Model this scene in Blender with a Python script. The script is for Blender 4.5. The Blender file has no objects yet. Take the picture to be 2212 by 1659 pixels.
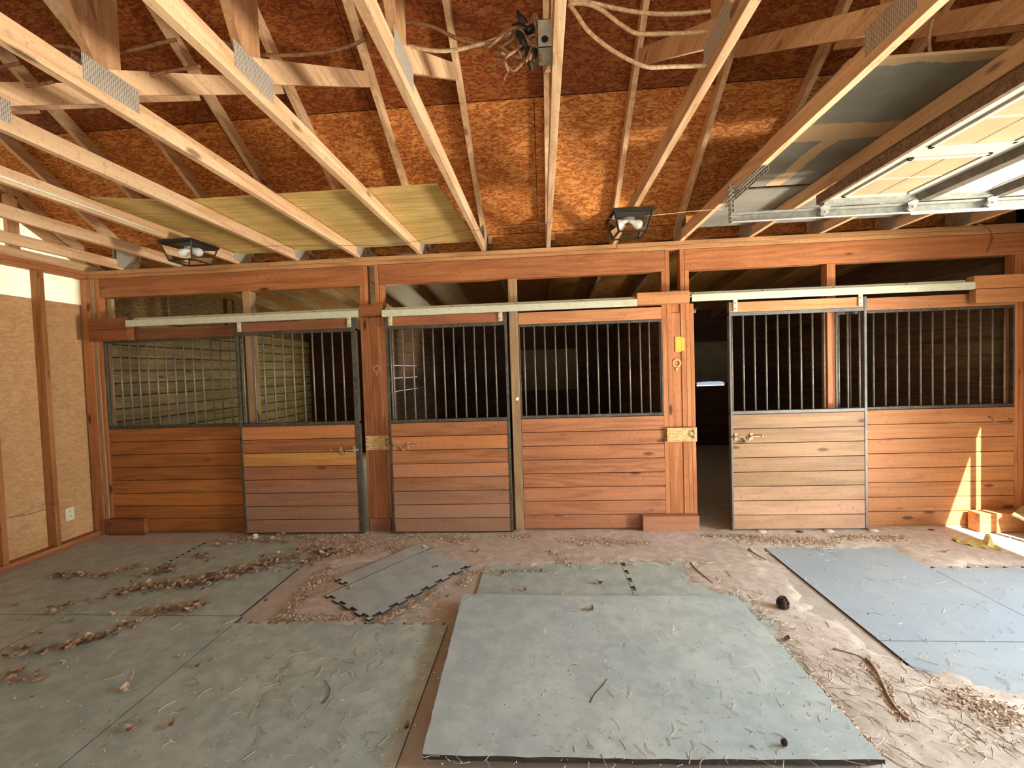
import bpy, math, random
import numpy as np
from mathutils import Vector, Matrix
random.seed(7)
S = bpy.context.scene
C = S.collection
# ------------------------------------------------------------------ camera
IW, IH = 2212.0, 1659.0
F, YAW, PITCH, ROLL, DIST, HC = 950.0, .0698, .0329, .0332, 4.1652, 1.5479
_f = np.array([-math.sin(YAW)*math.cos(PITCH), math.cos(YAW)*math.cos(PITCH), -math.sin(PITCH)])
_r = np.array([math.cos(YAW), math.sin(YAW), 0.]); _d = np.cross(_f, _r)
_r2 = _r*math.cos(ROLL)+_d*math.sin(ROLL); _d2 = -_r*math.sin(ROLL)+_d*math.cos(ROLL)
CAMLOC = np.array([0, -DIST, HC])
cam = bpy.data.cameras.new('camera'); camo = bpy.data.objects.new('camera', cam); C.objects.link(camo)
cam.sensor_width = 36; cam.lens = F/IW*36; cam.clip_start = .05; cam.clip_end = 200
M = Matrix([[_r2[i], -_d2[i], -_f[i], CAMLOC[i]] for i in range(3)]+[[0, 0, 0, 1]])
camo.matrix_world = M
S.camera = camo
def at(u, v, X=None, Y=None, Z=None):
    """photo measurement -> point of the place on a known plane"""
    d = _r2*((u-IW/2)/F)+_d2*((v-IH/2)/F)+_f
    if X is not None: t = (X-CAMLOC[0])/d[0]
    elif Y is not None: t = (Y-CAMLOC[1])/d[1]
    else: t = (Z-CAMLOC[2])/d[2]
    p = CAMLOC+t*d
    return Vector((float(p[0]), float(p[1]), float(p[2])))
# ------------------------------------------------------------------ light
S.view_settings.view_transform = 'Standard'; S.view_settings.look = 'None'
S.view_settings.gamma = 1; S.view_settings.use_curve_mapping = False
S.view_settings.exposure = 0.0
w = bpy.data.worlds.new('world'); S.world = w; w.use_nodes = True
bg = w.node_tree.nodes['Background']; bg.inputs[0].default_value = (.66, .80, 1, 1); bg.inputs[1].default_value = .7
def lamp(name, kind, loc, energy, col, direction=None, size=None, size_y=None):
    l = bpy.data.lights.new(name, kind); o = bpy.data.objects.new(name, l); C.objects.link(o)
    o.location = loc; l.energy = energy; l.color = col
    if direction is not None:
        o.rotation_euler = Vector(direction).to_track_quat('-Z', 'Y').to_euler()
    if size:
        l.shape = 'RECTANGLE'; l.size = size; l.size_y = size_y
    return o
SUN = Vector((.28, -1, .85))
s = lamp('sun', 'SUN', (6, -8, 8), 32, (1, .93, .80), -SUN); s.data.angle = .006
lamp('ground_glow_garage_opening', 'AREA', (5.1, -2.35, .08), 740, (1, .93, .80), (-.85, .12, 1), .5, 1.2)
lamp('sky_glow_garage_opening', 'AREA', (5.8, -2.8, 2.6), 440, (.80, .91, 1), (-1, .10, -.42), 4.0, 1.4)
lamp('daylight_rear_opening', 'AREA', (0.9, -7.9, 2.1), 88, (.90, .97, 1), (0, 1, -1.1), 5.0, 1.0)
lamp('daylight_stall_window', 'AREA', (-2.65, 4.55, 1.55), 42, (.94, 1, .66), (-.8, -1, -.05), .9, .7)

# ------------------------------------------------------------------ helpers
def hx(r, g, b):
    f = lambda c: (c/255/12.92) if c/255 <= .04045 else ((c/255+.055)/1.055)**2.4
    return (f(r), f(g), f(b), 1)
def sub(q, o): return (q[0]-o[0], q[1]-o[1], q[2]-o[2])
class MB:
    def __init__(s): s.v = []; s.f = []; s.a = []
    def add(s, vs, fs, var=None):
        n = len(s.v); s.v += [tuple(p) for p in vs]; s.f += [tuple(i+n for i in f) for f in fs]
        if var is None: var = random.random()
        s.a += [var]*len(vs); return s
    def hexa(s, p, var=None):
        return s.add(p, [(3, 2, 1, 0), (4, 5, 6, 7), (0, 1, 5, 4), (1, 2, 6, 5), (2, 3, 7, 6), (3, 0, 4, 7)], var)
    def box(s, x0, x1, y0, y1, z0, z1, var=None):
        x0, x1 = min(x0, x1), max(x0, x1); y0, y1 = min(y0, y1), max(y0, y1); z0, z1 = min(z0, z1), max(z0, z1)
        return s.hexa([(x0, y0, z0), (x1, y0, z0), (x1, y1, z0), (x0, y1, z0), (x0, y0, z1), (x1, y0, z1), (x1, y1, z1), (x0, y1, z1)], var)
    def beam(s, p0, p1, w_, h_, up=(0, 0, 1), var=None):
        p0 = Vector(p0); p1 = Vector(p1); d = (p1-p0).normalized(); up = Vector(up)
        r = d.cross(up).normalized(); u = r.cross(d)
        a = r*w_/2; b = u*h_/2
        q = [p0-a-b, p0+a-b, p0+a+b, p0-a+b, p1-a-b, p1+a-b, p1+a+b, p1-a+b]
        return s.add(q, [(3, 2, 1, 0), (4, 5, 6, 7), (0, 1, 5, 4), (1, 2, 6, 5), (2, 3, 7, 6), (3, 0, 4, 7)], var)
    def prism(s, poly, a, b, ax='z', var=None):
        n = len(poly)
        def P(q, t): return {'z': (q[0], q[1], t), 'x': (t, q[0], q[1]), 'y': (q[0], t, q[1])}[ax]
        vs = [P(q, a) for q in poly]+[P(q, b) for q in poly]
        fs = [tuple(range(n))[::-1], tuple(range(n, 2*n))]+[(i, (i+1) % n, n+(i+1) % n, n+i) for i in range(n)]
        return s.add(vs, fs, var)
    def tube(s, pts, r, n=8, var=None):
        pts = [Vector(p) for p in pts]; m = len(pts); vs = []; fs = []
        ref = Vector((0, 0, 1))
        for i, p in enumerate(pts):
            d = (pts[min(i+1, m-1)]-pts[max(i-1, 0)])
            d = d.normalized() if d.length > 1e-9 else Vector((0, 0, 1))
            if abs(d.dot(ref)) > .95: ref = Vector((1, 0, 0)) if abs(d.x) < .9 else Vector((0, 1, 0))
            a = d.cross(ref).normalized(); b = d.cross(a)
            rr = r[i] if isinstance(r, (list, tuple)) else r
            for k in range(n):
                t = 2*math.pi*k/n; vs.append(p+a*math.cos(t)*rr+b*math.sin(t)*rr)
        for i in range(m-1):
            for k in range(n):
                fs.append((i*n+k, i*n+(k+1) % n, (i+1)*n+(k+1) % n, (i+1)*n+k))
        fs.append(tuple(range(n))[::-1]); fs.append(tuple((m-1)*n+k for k in range(n)))
        return s.add(vs, fs, var)
    def build(s, name, mat, parent=None, bevel=0, smooth=False, origin=None):
        me = bpy.data.meshes.new(name)
        if parent is not None: o0 = parent['_w'] if '_w' in parent else (0, 0, 0)
        elif origin is not None: o0 = origin
        else:
            a = np.array(s.v); o0 = ((a[:, 0].min()+a[:, 0].max())/2, (a[:, 1].min()+a[:, 1].max())/2, a[:, 2].min())
        o0 = tuple(float(q) for q in o0)
        me.from_pydata([sub(q, o0) for q in s.v], [], s.f); me.update()
        at_ = me.attributes.new('var', 'FLOAT', 'POINT'); at_.data.foreach_set('value', s.a)
        if smooth: me.polygons.foreach_set('use_smooth', [True]*len(me.polygons))
        ob = bpy.data.objects.new(name, me); C.objects.link(ob); me.materials.append(mat)
        if parent is not None: ob.parent = parent
        else: ob.location = o0
        ob['_w'] = list(o0)
        if bevel:
            b = ob.modifiers.new('bevel', 'BEVEL'); b.width = bevel; b.segments = 2; b.limit_method = 'ANGLE'
        return ob
def tag(o, label=None, cat=None, group=None, kind=None):
    if label: o['label'] = label
    if cat: o['category'] = cat
    if group: o['group'] = group
    if kind: o['kind'] = kind
    return o
def thing(name, loc, label, cat, group=None):
    o = bpy.data.objects.new(name, None); C.objects.link(o); o.empty_display_size = .1
    o.location = loc; o['_w'] = [float(q) for q in loc]
    return tag(o, label, cat, group)
def struct(o): o['kind'] = 'structure'; return o
def dup(root, loc, label=None, group=None, rot=None):
    r = root.copy(); C.objects.link(r); r.location = loc
    if label: r['label'] = label
    if group: r['group'] = group
    if rot is not None: r.rotation_euler = rot
    for ch in list(root.children):
        c = ch.copy(); C.objects.link(c); c.parent = r
        for g in ch.children:
            d = g.copy(); C.objects.link(d); d.parent = c
    return r
# ------------------------------------------------------------------ materials
class NT:
    def __init__(s, name):
        s.m = bpy.data.materials.new(name); s.m.use_nodes = True; s.t = s.m.node_tree
        s.b = s.t.nodes['Principled BSDF']
    def n(s, typ, **k):
        q = s.t.nodes.new(typ)
        for a, b in k.items(): setattr(q, a, b)
        return q
    def l(s, a, b): s.t.links.new(a, b)
    def val(s, node, **k):
        for a, b in k.items(): node.inputs[a].default_value = b
    def math(s, op, a, b=None, clamp=False):
        q = s.n('ShaderNodeMath', operation=op, use_clamp=clamp)
        for i, x in enumerate((a, b)):
            if x is None: continue
            if isinstance(x, (int, float)): q.inputs[i].default_value = x
            else: s.l(x, q.inputs[i])
        return q.outputs[0]
    def mix(s, fac, a, b, bt='MIX'):
        q = s.n('ShaderNodeMix', data_type='RGBA', blend_type=bt)
        for i, x in ((0, fac), (6, a), (7, b)):
            if isinstance(x, (int, float)): q.inputs[i].default_value = x
            elif isinstance(x, tuple): q.inputs[i].default_value = x if len(x) == 4 else (*x, 1)
            else: s.l(x, q.inputs[i])
        return q.outputs[2]
    def ramp(s, x, pts):
        q = s.n('ShaderNodeValToRGB'); e = q.color_ramp.elements
        while len(e) < len(pts): e.new(.5)
        for i, (p, c) in enumerate(pts):
            e[i].position = p; e[i].color = c if isinstance(c, tuple) else (c, c, c, 1)
        s.l(x, q.inputs[0]); return q.outputs[0]
    def noise(s, vec, scale, detail=4, rough=.5, dist=0):
        q = s.n('ShaderNodeTexNoise'); q.inputs['Scale'].default_value = scale; q.inputs['Detail'].default_value = detail
        q.inputs['Roughness'].default_value = rough; q.inputs['Distortion'].default_value = dist
        s.l(vec, q.inputs['Vector']); return q.outputs[0]
    def coord(s, scale=(1, 1, 1), rand=True, rot=(0, 0, 0)):
        tc = s.n('ShaderNodeTexCoord'); v = tc.outputs['Object']
        if rand:
            oi = s.n('ShaderNodeObjectInfo'); at_ = s.n('ShaderNodeAttribute', attribute_name='var')
            a = s.math('ADD', s.math('MULTIPLY', oi.outputs['Random'], 41.0), s.math('MULTIPLY', at_.outputs['Fac'], 17.0))
            q = s.n('ShaderNodeVectorMath', operation='ADD'); s.l(v, q.inputs[0]); s.l(a, q.inputs[1]); v = q.outputs[0]
        mp = s.n('ShaderNodeMapping'); mp.inputs['Scale'].default_value = scale; mp.inputs['Rotation'].default_value = rot
        s.l(v, mp.inputs['Vector']); return mp.outputs[0]
    def bump(s, h, strength=.3, dist=.003):
        q = s.n('ShaderNodeBump'); q.inputs['Strength'].default_value = strength; q.inputs['Distance'].default_value = dist
        s.l(h, q.inputs['Height']); s.l(q.outputs[0], s.b.inputs['Normal'])
def wood(name, base, dark, axis, rough=.55, dust=None, dustz=0., vary=.35, grey=None, knots=.5, varcol=None):
    """dust: colour of dirt rubbed on boards, thickest below dustz; varcol: the colour some boards have"""
    t = NT(name)
    ai = 'xyz'.index(axis)
    def sc(al, ac): q = [ac]*3; q[ai] = al; return tuple(q)
    n1 = t.noise(t.coord(sc(.55, 7)), 1.0, 3, .5, .4)
    rings = t.math('PINGPONG', t.math('MULTIPLY', n1, 11.0), 1.0)
    fine = t.noise(t.coord(sc(2.0, 90)), 1.0, 3, .6)
    blot = t.noise(t.coord(sc(1.2, 4)), 1.0, 3, .6)
    col = t.mix(t.math('MULTIPLY', t.ramp(rings, [(.35, 0.), (1., 1.)]), .55), base, dark)
    col = t.mix(t.ramp(fine, [(.35, .35), (.65, 0.)]), col, dark)
    col = t.mix(t.math('MULTIPLY', t.ramp(blot, [(.3, 1.), (.7, 0.)]), .45), col, dark)
    at_ = t.n('ShaderNodeAttribute', attribute_name='var'); oi = t.n('ShaderNodeObjectInfo')
    rv = t.math('FRACT', t.math('ADD', t.math('MULTIPLY', at_.outputs['Fac'], 7.31), t.math('MULTIPLY', oi.outputs['Random'], 3.7)))
    if varcol: col = t.mix(t.math('MULTIPLY', t.math('GREATER_THAN', rv, .62), .6), col, varcol)
    hs = t.n('ShaderNodeHueSaturation'); t.l(col, hs.inputs['Color'])
    t.l(t.math('ADD', t.math('MULTIPLY', rv, vary), 1-vary/2), hs.inputs['Value']); col = hs.outputs[0]
    if knots:
        vo = t.n('ShaderNodeTexVoronoi'); vo.inputs['Scale'].default_value = 1; t.l(t.coord(sc(2.1, 6)), vo.inputs['Vector'])
        k = t.ramp(vo.outputs['Distance'], [(.07, 1.), (.13, 0.)])
        col = t.mix(t.math('MULTIPLY', k, knots), col, (dark[0]*.25, dark[1]*.2, dark[2]*.2, 1))
    if dust:
        g = t.n('ShaderNodeNewGeometry'); sp = t.n('ShaderNodeSeparateXYZ'); t.l(g.outputs['Position'], sp.inputs[0])
        dn = t.noise(t.coord(sc(1.5, 5), rand=False), 1.0, 5, .65)
        hgt = t.math('SUBTRACT', dustz, sp.outputs[2])
        f = t.math('ADD', t.math('MULTIPLY', hgt, 1.1), t.math('MULTIPLY', t.math('SUBTRACT', dn, .5), 1.5))
        f = t.math('ADD', f, t.math('MULTIPLY', t.math('SUBTRACT', rv, .5), .25))
        f = t.math('MINIMUM', t.math('MAXIMUM', f, 0.), .8)
        col = t.mix(f, col, dust)
    spk = t.noise(t.coord((1, 1, 1)), 38, 5, .75); col = t.mix(t.ramp(spk, [(.56, 0.), (.68, .45)]), col, tuple(q*.35 for q in dark[:3]))
    spk2 = t.noise(t.coord((1, 1, 1)), 70, 4, .7); col = t.mix(t.ramp(spk2, [(.62, 0.), (.70, .35)]), col, tuple(min(1, q*1.6) for q in base[:3]))
    t.l(col, t.b.inputs['Base Color']); t.b.inputs['Roughness'].default_value = rough
    t.b.inputs['Specular IOR Level'].default_value = .25
    t.bump(t.math('ADD', fine, t.math('MULTIPLY', rings, .5)), .35, .0015)
    return t.m
def osb(name, c_lo, c_mid, c_hi, plane='xy', rand=False, sheets=False, stain=0.0, scale=1.0, patch=0.):
    t = NT(name)
    tc = t.n('ShaderNodeTexCoord'); sp = t.n('ShaderNodeSeparateXYZ'); t.l(tc.outputs['Object'], sp.inputs[0])
    cb = t.n('ShaderNodeCombineXYZ')
    i, j = 'xyz'.index(plane[0]), 'xyz'.index(plane[1])
    t.l(sp.outputs[i], cb.inputs[0]); t.l(sp.outputs[j], cb.inputs[1])
    wob = t.n('ShaderNodeTexNoise'); wob.inputs['Scale'].default_value = 9*scale; t.l(cb.outputs[0], wob.inputs['Vector'])
    wv = t.n('ShaderNodeVectorMath', operation='MULTIPLY_ADD'); t.l(wob.outputs['Color'], wv.inputs[0])
    wv.inputs[1].default_value = (.05, .05, 0); t.l(cb.outputs[0], wv.inputs[2])
    cols = []
    for k, (rot, sc) in enumerate(((.3, (38, 150, 1)), (1.75, (46, 170, 1)), (-.7, (34, 120, 1)))):
        mp = t.n('ShaderNodeMapping'); mp.inputs['Rotation'].default_value = (0, 0, rot); mp.inputs['Scale'].default_value = [q*scale for q in sc]
        mp.inputs['Location'].default_value = (k*3.3, k*1.7, 0)
        t.l(wv.outputs[0], mp.inputs['Vector'])
        vo = t.n('ShaderNodeTexVoronoi', voronoi_dimensions='2D'); vo.inputs['Scale'].default_value = 1; t.l(mp.outputs[0], vo.inputs['Vector'])
        sr = t.n('ShaderNodeSeparateColor'); t.l(vo.outputs['Color'], sr.inputs[0]); cols.append((sr.outputs[0], sr.outputs[1]))
    a = t.math('GREATER_THAN', cols[0][1], .5); b = t.math('GREATER_THAN', cols[1][1], .55)
    v = t.n('ShaderNodeMix', data_type='FLOAT'); t.l(a, v.inputs[0]); t.l(cols[2][0], v.inputs[2]); t.l(cols[0][0], v.inputs[3])
    v2 = t.n('ShaderNodeMix', data_type='FLOAT'); t.l(b, v2.inputs[0]); t.l(v.outputs[0], v2.inputs[2]); t.l(cols[1][0], v2.inputs[3])
    nz = t.noise(cb.outputs[0], 2.2, 4, .6)
    vv = t.math('ADD', t.math('MULTIPLY', v2.outputs[0], .8), t.math('MULTIPLY', nz, .25))
    col = t.ramp(vv, [(.05, c_lo), (.5, c_mid), (1., c_hi)])
    fl = t.n('ShaderNodeTexVoronoi', voronoi_dimensions='2D'); mp = t.n('ShaderNodeMapping'); mp.inputs['Rotation'].default_value = (0, 0, .9); mp.inputs['Scale'].default_value = (16*scale, 60*scale, 1)
    t.l(wv.outputs[0], mp.inputs['Vector']); fl.inputs['Scale'].default_value = 1; t.l(mp.outputs[0], fl.inputs['Vector'])
    sf = t.n('ShaderNodeSeparateColor'); t.l(fl.outputs['Color'], sf.inputs[0])
    col = t.mix(t.math('MULTIPLY', t.math('GREATER_THAN', sf.outputs[0], .86), .55), col, c_hi)
    dk = t.noise(cb.outputs[0], 34*scale, 4, .8); col = t.mix(t.ramp(dk, [(.60, 0.), (.70, .6)]), col, tuple(q*.45 for q in c_lo[:3]))
    if patch:
        pn = t.noise(cb.outputs[0], 7, 3, .6, 1.2)
        col = t.mix(t.ramp(pn, [(.45, 0.), (.62, patch)]), col, c_hi)
    if sheets:
        br = t.n('ShaderNodeTexBrick'); off = t.n('ShaderNodeVectorMath', operation='ADD'); t.l(cb.outputs[0], off.inputs[0]); off.inputs[1].default_value = (0, -.153 if sheets is not True else 0, 0); t.l(off.outputs[0], br.inputs['Vector'])
        br.inputs['Scale'].default_value = 1; br.inputs['Brick Width'].default_value = 2.44; br.inputs['Row Height'].default_value = 1.023
        br.inputs['Mortar Size'].default_value = .003; br.inputs['Mortar Smooth'].default_value = 0
        br.inputs['Color1'].default_value = (1, 1, 1, 1); br.inputs['Color2'].default_value = (.8, .74, .7, 1); br.inputs['Mortar'].default_value = (.12, .08, .06, 1)
        col = t.mix(1.0, col, br.outputs[0], 'MULTIPLY')
        if sheets is not True:   # the courses above the first seam are older, darker sheets
            col = t.mix(t.math('LESS_THAN', sp.outputs[1], sheets), col, t.mix(1.0, col, (.50, .40, .34), 'MULTIPLY'))
    if stain:
        sn = t.noise(cb.outputs[0], .9, 3, .55)
        col = t.mix(t.ramp(sn, [(.42, 0.), (.6, stain)]), col, tuple(q*.35 for q in c_lo[:3]))
    t.l(col, t.b.inputs['Base Color']); t.b.inputs['Roughness'].default_value = .6; t.b.inputs['Specular IOR Level'].default_value = .2
    t.bump(v2.outputs[0], .25, .002)
    return t.m
def plain(name, col, rough=.5, metal=0., var=.15, scale=12, spots=None, bump=.1):
    t = NT(name); nz = t.noise(t.coord((1, 1, 1)), scale, 5, .65)
    c2 = tuple(q*(1-var*2) for q in col[:3]); c1 = tuple(min(1, q*(1+var)) for q in col[:3])
    c = t.mix(t.ramp(nz, [(.3, 0.), (.7, 1.)]), c2, c1)
    if spots:
        n2 = t.noise(t.coord((1, 1, 1)), scale*5, 4, .7)
        c = t.mix(t.ramp(n2, [(.56, 0.), (.66, .8)]), c, spots)
    t.l(c, t.b.inputs['Base Color']); t.b.inputs['Roughness'].default_value = rough; t.b.inputs['Metallic'].default_value = metal
    if bump: t.bump(nz, bump, .002)
    return t.m
PINE = hx(238, 206, 166); PINED = hx(178, 130, 88)
M_chord = wood('pine_chord', PINE, PINED, 'y', .6, vary=.18, knots=.7)
M_web = wood('pine_web', hx(206, 164, 120), hx(156, 110, 74), 'z', .6, vary=.25)
STA, STAD = hx(204, 128, 74), hx(134, 72, 34)
DUST = hx(172, 132, 104)
M_plank1 = wood('stained_plank_dark', hx(188, 120, 62), hx(124, 74, 34), 'x', .5, DUST, .12, vary=.3, knots=.6)
M_plank2 = wood('stained_plank_worn', hx(190, 126, 80), hx(124, 76, 46), 'x', .55, hx(150, 120, 102), .80, vary=.3, knots=.6, varcol=hx(188, 122, 70))
M_plank2b = wood('stained_plank_red', hx(188, 126, 86), hx(128, 78, 50), 'x', .5, hx(178, 130, 108), .40, vary=.22, knots=.7)
M_plank3 = wood('stained_plank_light', hx(160, 128, 94), hx(118, 88, 62), 'x', .55, hx(198, 156, 132), .5, vary=.16, knots=.8)
M_head = wood('stained_header', hx(184, 120, 74), hx(126, 74, 42), 'x', .5, vary=.12, knots=.9)
M_post = wood('stained_post', hx(198, 132, 84), hx(138, 82, 46), 'z', .5, hx(176, 132, 110), .25, vary=.2, knots=.9)
M_postl = wood('pale_post', hx(184, 152, 112), hx(126, 96, 64), 'z', .6, vary=.15, knots=.9)
M_plate = wood('top_plate', hx(206, 158, 108), hx(136, 88, 54), 'x', .6, vary=.15, knots=.9)
M_oldb = wood('old_boards', hx(176, 150, 104), hx(104, 82, 50), 'y', .7, vary=.35, knots=.6)
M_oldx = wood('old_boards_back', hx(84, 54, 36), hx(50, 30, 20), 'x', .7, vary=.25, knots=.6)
M_part = wood('partition_boards', hx(140, 112, 82), hx(84, 60, 42), 'y', .7, vary=.3, knots=.5)
M_ply = wood('yellow_plywood', hx(232, 204, 132), hx(176, 142, 76), 'x', .65, vary=.02, knots=.15)
M_stud = wood('wall_stud', hx(180, 124, 74), hx(120, 74, 38), 'z', .65, vary=.2)
M_studx = wood('wall_plate', hx(196, 132, 84), hx(136, 82, 46), 'y', .65, vary=.2)
M_roof = osb('osb_roof', hx(140, 76, 34), hx(184, 108, 50), hx(232, 168, 98), 'xy', sheets=-.87, stain=.12)
M_osbw = osb('osb_wall', hx(176, 134, 90), hx(190, 147, 101), hx(206, 166, 120), 'yz', stain=.14, scale=.8, patch=.4)
M_osbp = osb('osb_plate', hx(150, 116, 70), hx(196, 160, 106), hx(224, 196, 142), 'xz', scale=1.4)
M_galv = plain('galvanised', hx(196, 200, 184), .5, .35, .12, 30, hx(150, 150, 136))
M_galvb = plain('galvanised_bright', hx(190, 192, 186), .38, .6, .15, 30, hx(120, 116, 104))
M_rail = plain('painted_rail', hx(200, 202, 176), .55, .0, .08, 20, hx(150, 150, 124))
M_steel = plain('steel_bar', hx(120, 112, 102), .5, .3, .2, 18, hx(170, 160, 146))
M_frame = plain('steel_frame', hx(74, 70, 60), .55, .2, .3, 12, hx(130, 124, 110))
M_rust = plain('rusty_hardware', hx(186, 156, 124), .6, .3, .25, 40, hx(90, 56, 36))
M_black = plain('black_iron', hx(46, 42, 36), .45, .3, .2, 30)
M_dark = plain('dark_gap', hx(30, 16, 12), .8, 0, .2, 5)
M_white = plain('white_bulb', hx(250, 248, 245), .25, 0, .02, 5, bump=0)
M_wplast = plain('cream_plastic', hx(226, 220, 186), .4, 0, .05, 5, bump=0)
M_brass = plain('brass_cap', hx(190, 190, 180), .35, .8, .1, 30)
M_cable = plain('cable_jacket', hx(214, 184, 144), .55, 0, .25, 60, hx(120, 84, 56))
M_cabled = plain('dusty_cable', hx(150, 108, 72), .7, 0, .3, 60, hx(90, 56, 36))
M_cablew = plain('white_cable', hx(250, 244, 224), .45, 0, .03, 10)
M_cone = plain('pine_cone', hx(70, 46, 42), .8, 0, .35, 60, hx(140, 112, 96))
M_stone = plain('pale_stone', hx(206, 190, 168), .8, 0, .15, 20)
M_stick = plain('dry_stick', hx(150, 128, 104), .8, 0, .3, 40, hx(90, 70, 54))
M_leaf = None
def leafmat(name, a, b):
    t = NT(name); oi = t.n('ShaderNodeObjectInfo'); at_ = t.n('ShaderNodeAttribute', attribute_name='var')
    rv = t.math('FRACT', t.math('ADD', t.math('MULTIPLY', at_.outputs['Fac'], 7.31), t.math('MULTIPLY', oi.outputs['Random'], 3.7)))
    nz = t.noise(t.coord(), 60, 3)
    t.l(t.mix(.25, t.mix(rv, a, b), nz, 'OVERLAY'), t.b.inputs['Base Color']); t.b.inputs['Roughness'].default_value = .75
    return t.m
M_leaf = leafmat('dry_leaf', hx(108, 78, 62), hx(206, 176, 144))
M_chip = leafmat('wood_chip', hx(120, 92, 72), hx(228, 206, 178))
M_straw = leafmat('straw', hx(120, 96, 76), hx(236, 224, 200))
def ground_mat(name, base, lo, tint, bl=.5, sc=1.0, speck=True):
    t = NT(name); c = t.coord((1, 1, 1), rand=False)
    g = t.n('ShaderNodeNewGeometry'); c = g.outputs['Position']
    n1 = t.noise(c, 1.6*sc, 5, .6); n2 = t.noise(c, 9*sc, 6, .7); n3 = t.noise(c, 160, 3, .7)
    col = t.mix(t.ramp(n1, [(.35, 0.), (.65, 1.)]), base, tint)
    col = t.mix(t.math('MULTIPLY', t.ramp(n2, [(.42, 1.), (.6, 0.)]), bl), col, lo)
    if speck:
        vo = t.n('ShaderNodeTexVoronoi'); vo.inputs['Scale'].default_value = 24; t.l(c, vo.inputs['Vector'])
        sr = t.n('ShaderNodeSeparateColor'); t.l(vo.outputs['Color'], sr.inputs[0])
        k = t.math('MULTIPLY', t.ramp(vo.outputs['Distance'], [(.07, 1.), (.13, 0.)]), t.math('GREATER_THAN', sr.outputs[0], .9))
        kc = t.mix(t.math('GREATER_THAN', sr.outputs[1], .5), hx(90, 74, 62), hx(214, 204, 190))
        col = t.mix(t.math('MULTIPLY', k, .8), col, kc)
    col = t.mix(t.ramp(n3, [(.3, .22), (.6, 0.)]), col, lo)
    t.l(col, t.b.inputs['Base Color']); t.b.inputs['Roughness'].default_value = .62
    t.b.inputs['Specular IOR Level'].default_value = .35
    t.bump(t.math('ADD', n3, t.math('MULTIPLY', n2, .6)), .35, .004)
    return t.m
M_floor = ground_mat('dusty_concrete', hx(200, 196, 184), hx(166, 156, 142), hx(206, 198, 186), .4)
M_mat = ground_mat('rubber_mat', hx(180, 200, 196), hx(146, 160, 150), hx(200, 212, 204), .5)
M_mat2 = ground_mat('rubber_mat_clean', hx(160, 178, 192), hx(146, 160, 172), hx(176, 188, 194), .25)
M_mat3 = ground_mat('rubber_mat_big', hx(180, 198, 200), hx(150, 164, 166), hx(200, 212, 208), .45)
M_out = ground_mat('outside_gravel', hx(190, 180, 160), hx(150, 140, 120), hx(200, 190, 170), .3)

# ------------------------------------------------------------------ shell
def plane_box(name, *b, mat, **k):
    m = MB(); m.box(*b); return struct(m.build(name, mat, **k))
plane_box('floor', -4.9, 4.5, -7.6, 4.6, -.12, 0, mat=M_floor)
plane_box('floor_outside', -30, 40, -40, 30, -.3, -.121, mat=M_out)
XL = -4.64                                     # inner face of the left sheathing
m = MB()
m.box(XL-.012, XL, -7.5, .09, 0, 2.345); m.box(XL-.012, XL, -7.5, -1.9, 2.345, 2.60)
struct(m.build('wall_left', M_osbw))
# translucent sheeting behind the gap at the top of the left wall and in the gable corner
def sheet_mat():
    t = NT('translucent_sheet'); tr = t.n('ShaderNodeBsdfTranslucent'); c = t.coord(rand=False)
    nz = t.noise(c, 5, 5, .6); n2 = t.noise(c, 40, 4, .7)
    col = t.mix(t.ramp(nz, [(.45, 0.), (.7, .25)]), (1, .97, .84, 1), (.8, .7, .5, 1))
    col = t.mix(t.ramp(n2, [(.60, 0.), (.68, .35)]), col, (.6, .5, .35, 1))
    t.l(col, tr.inputs['Color']); o = t.t.nodes['Material Output']; t.l(tr.outputs[0], o.inputs[0]); return t.m
M_sheet = sheet_mat()
m = MB(); m.box(XL-.02, XL-.016, -1.9, .06, 2.33, 2.62); struct(m.build('window_1', M_sheet))
m = MB(); m.prism([(-.03, 2.765), (-1.9, 2.765), (-1.9, 3.85)], XL-.02, XL-.016, 'x'); struct(m.build('window_2', M_sheet))
m = MB(); m.prism([(-.03, 2.765), (-1.9, 3.85), (-7.5, 3.85), (-7.5, 5.5), (-3.75, 5.5), (.30, 2.80), (.30, 2.60), (-.03, 2.60)], XL-.03, XL-.021, 'x'); m.prism([(-1.9, 2.60), (-7.5, 2.60), (-7.5, 3.85), (-1.9, 3.85)], XL-.03, XL-.021, 'x'); struct(m.build('wall_gable_left', M_osbw))
# left wall studs (16 in centres), plates
names = ['beside the outlet', 'at the left edge of the view']
for i in range(8):
    y = -.43-.406*i
    m = MB(); m.box(XL, XL+.09, y, y+.04, .045, 2.60)
    lab = ['brown wall stud of the left wall, between the outlet and the second stud' if False else 'left wall stud right beside the electrical outlet',
           'left wall stud at the left edge of the view, second from the corner'][i] if i < 2 else 'bare left wall stud beyond the left edge, nearer the viewer'
    tag(m.build('wall_stud', M_stud, bevel=.002), lab, 'wall stud', 'left wall studs')
m = MB(); m.box(XL-.0, XL+.09, -7.5, -.01, 0, .042); tag(m.build('sill_plate', M_studx, bevel=.002), 'dusty sill plate on the floor along the base of the left wall', 'sill plate')
m = MB(); m.box(XL, XL+.09, -7.5, -.0, 2.60, 2.637); m.box(XL, XL+.09, -7.5, 0.0, 2.639, 2.675)
tag(m.build('wall_top_plate', M_studx, bevel=.002), 'doubled top plate over the white openings of the left wall', 'top plate')
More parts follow.
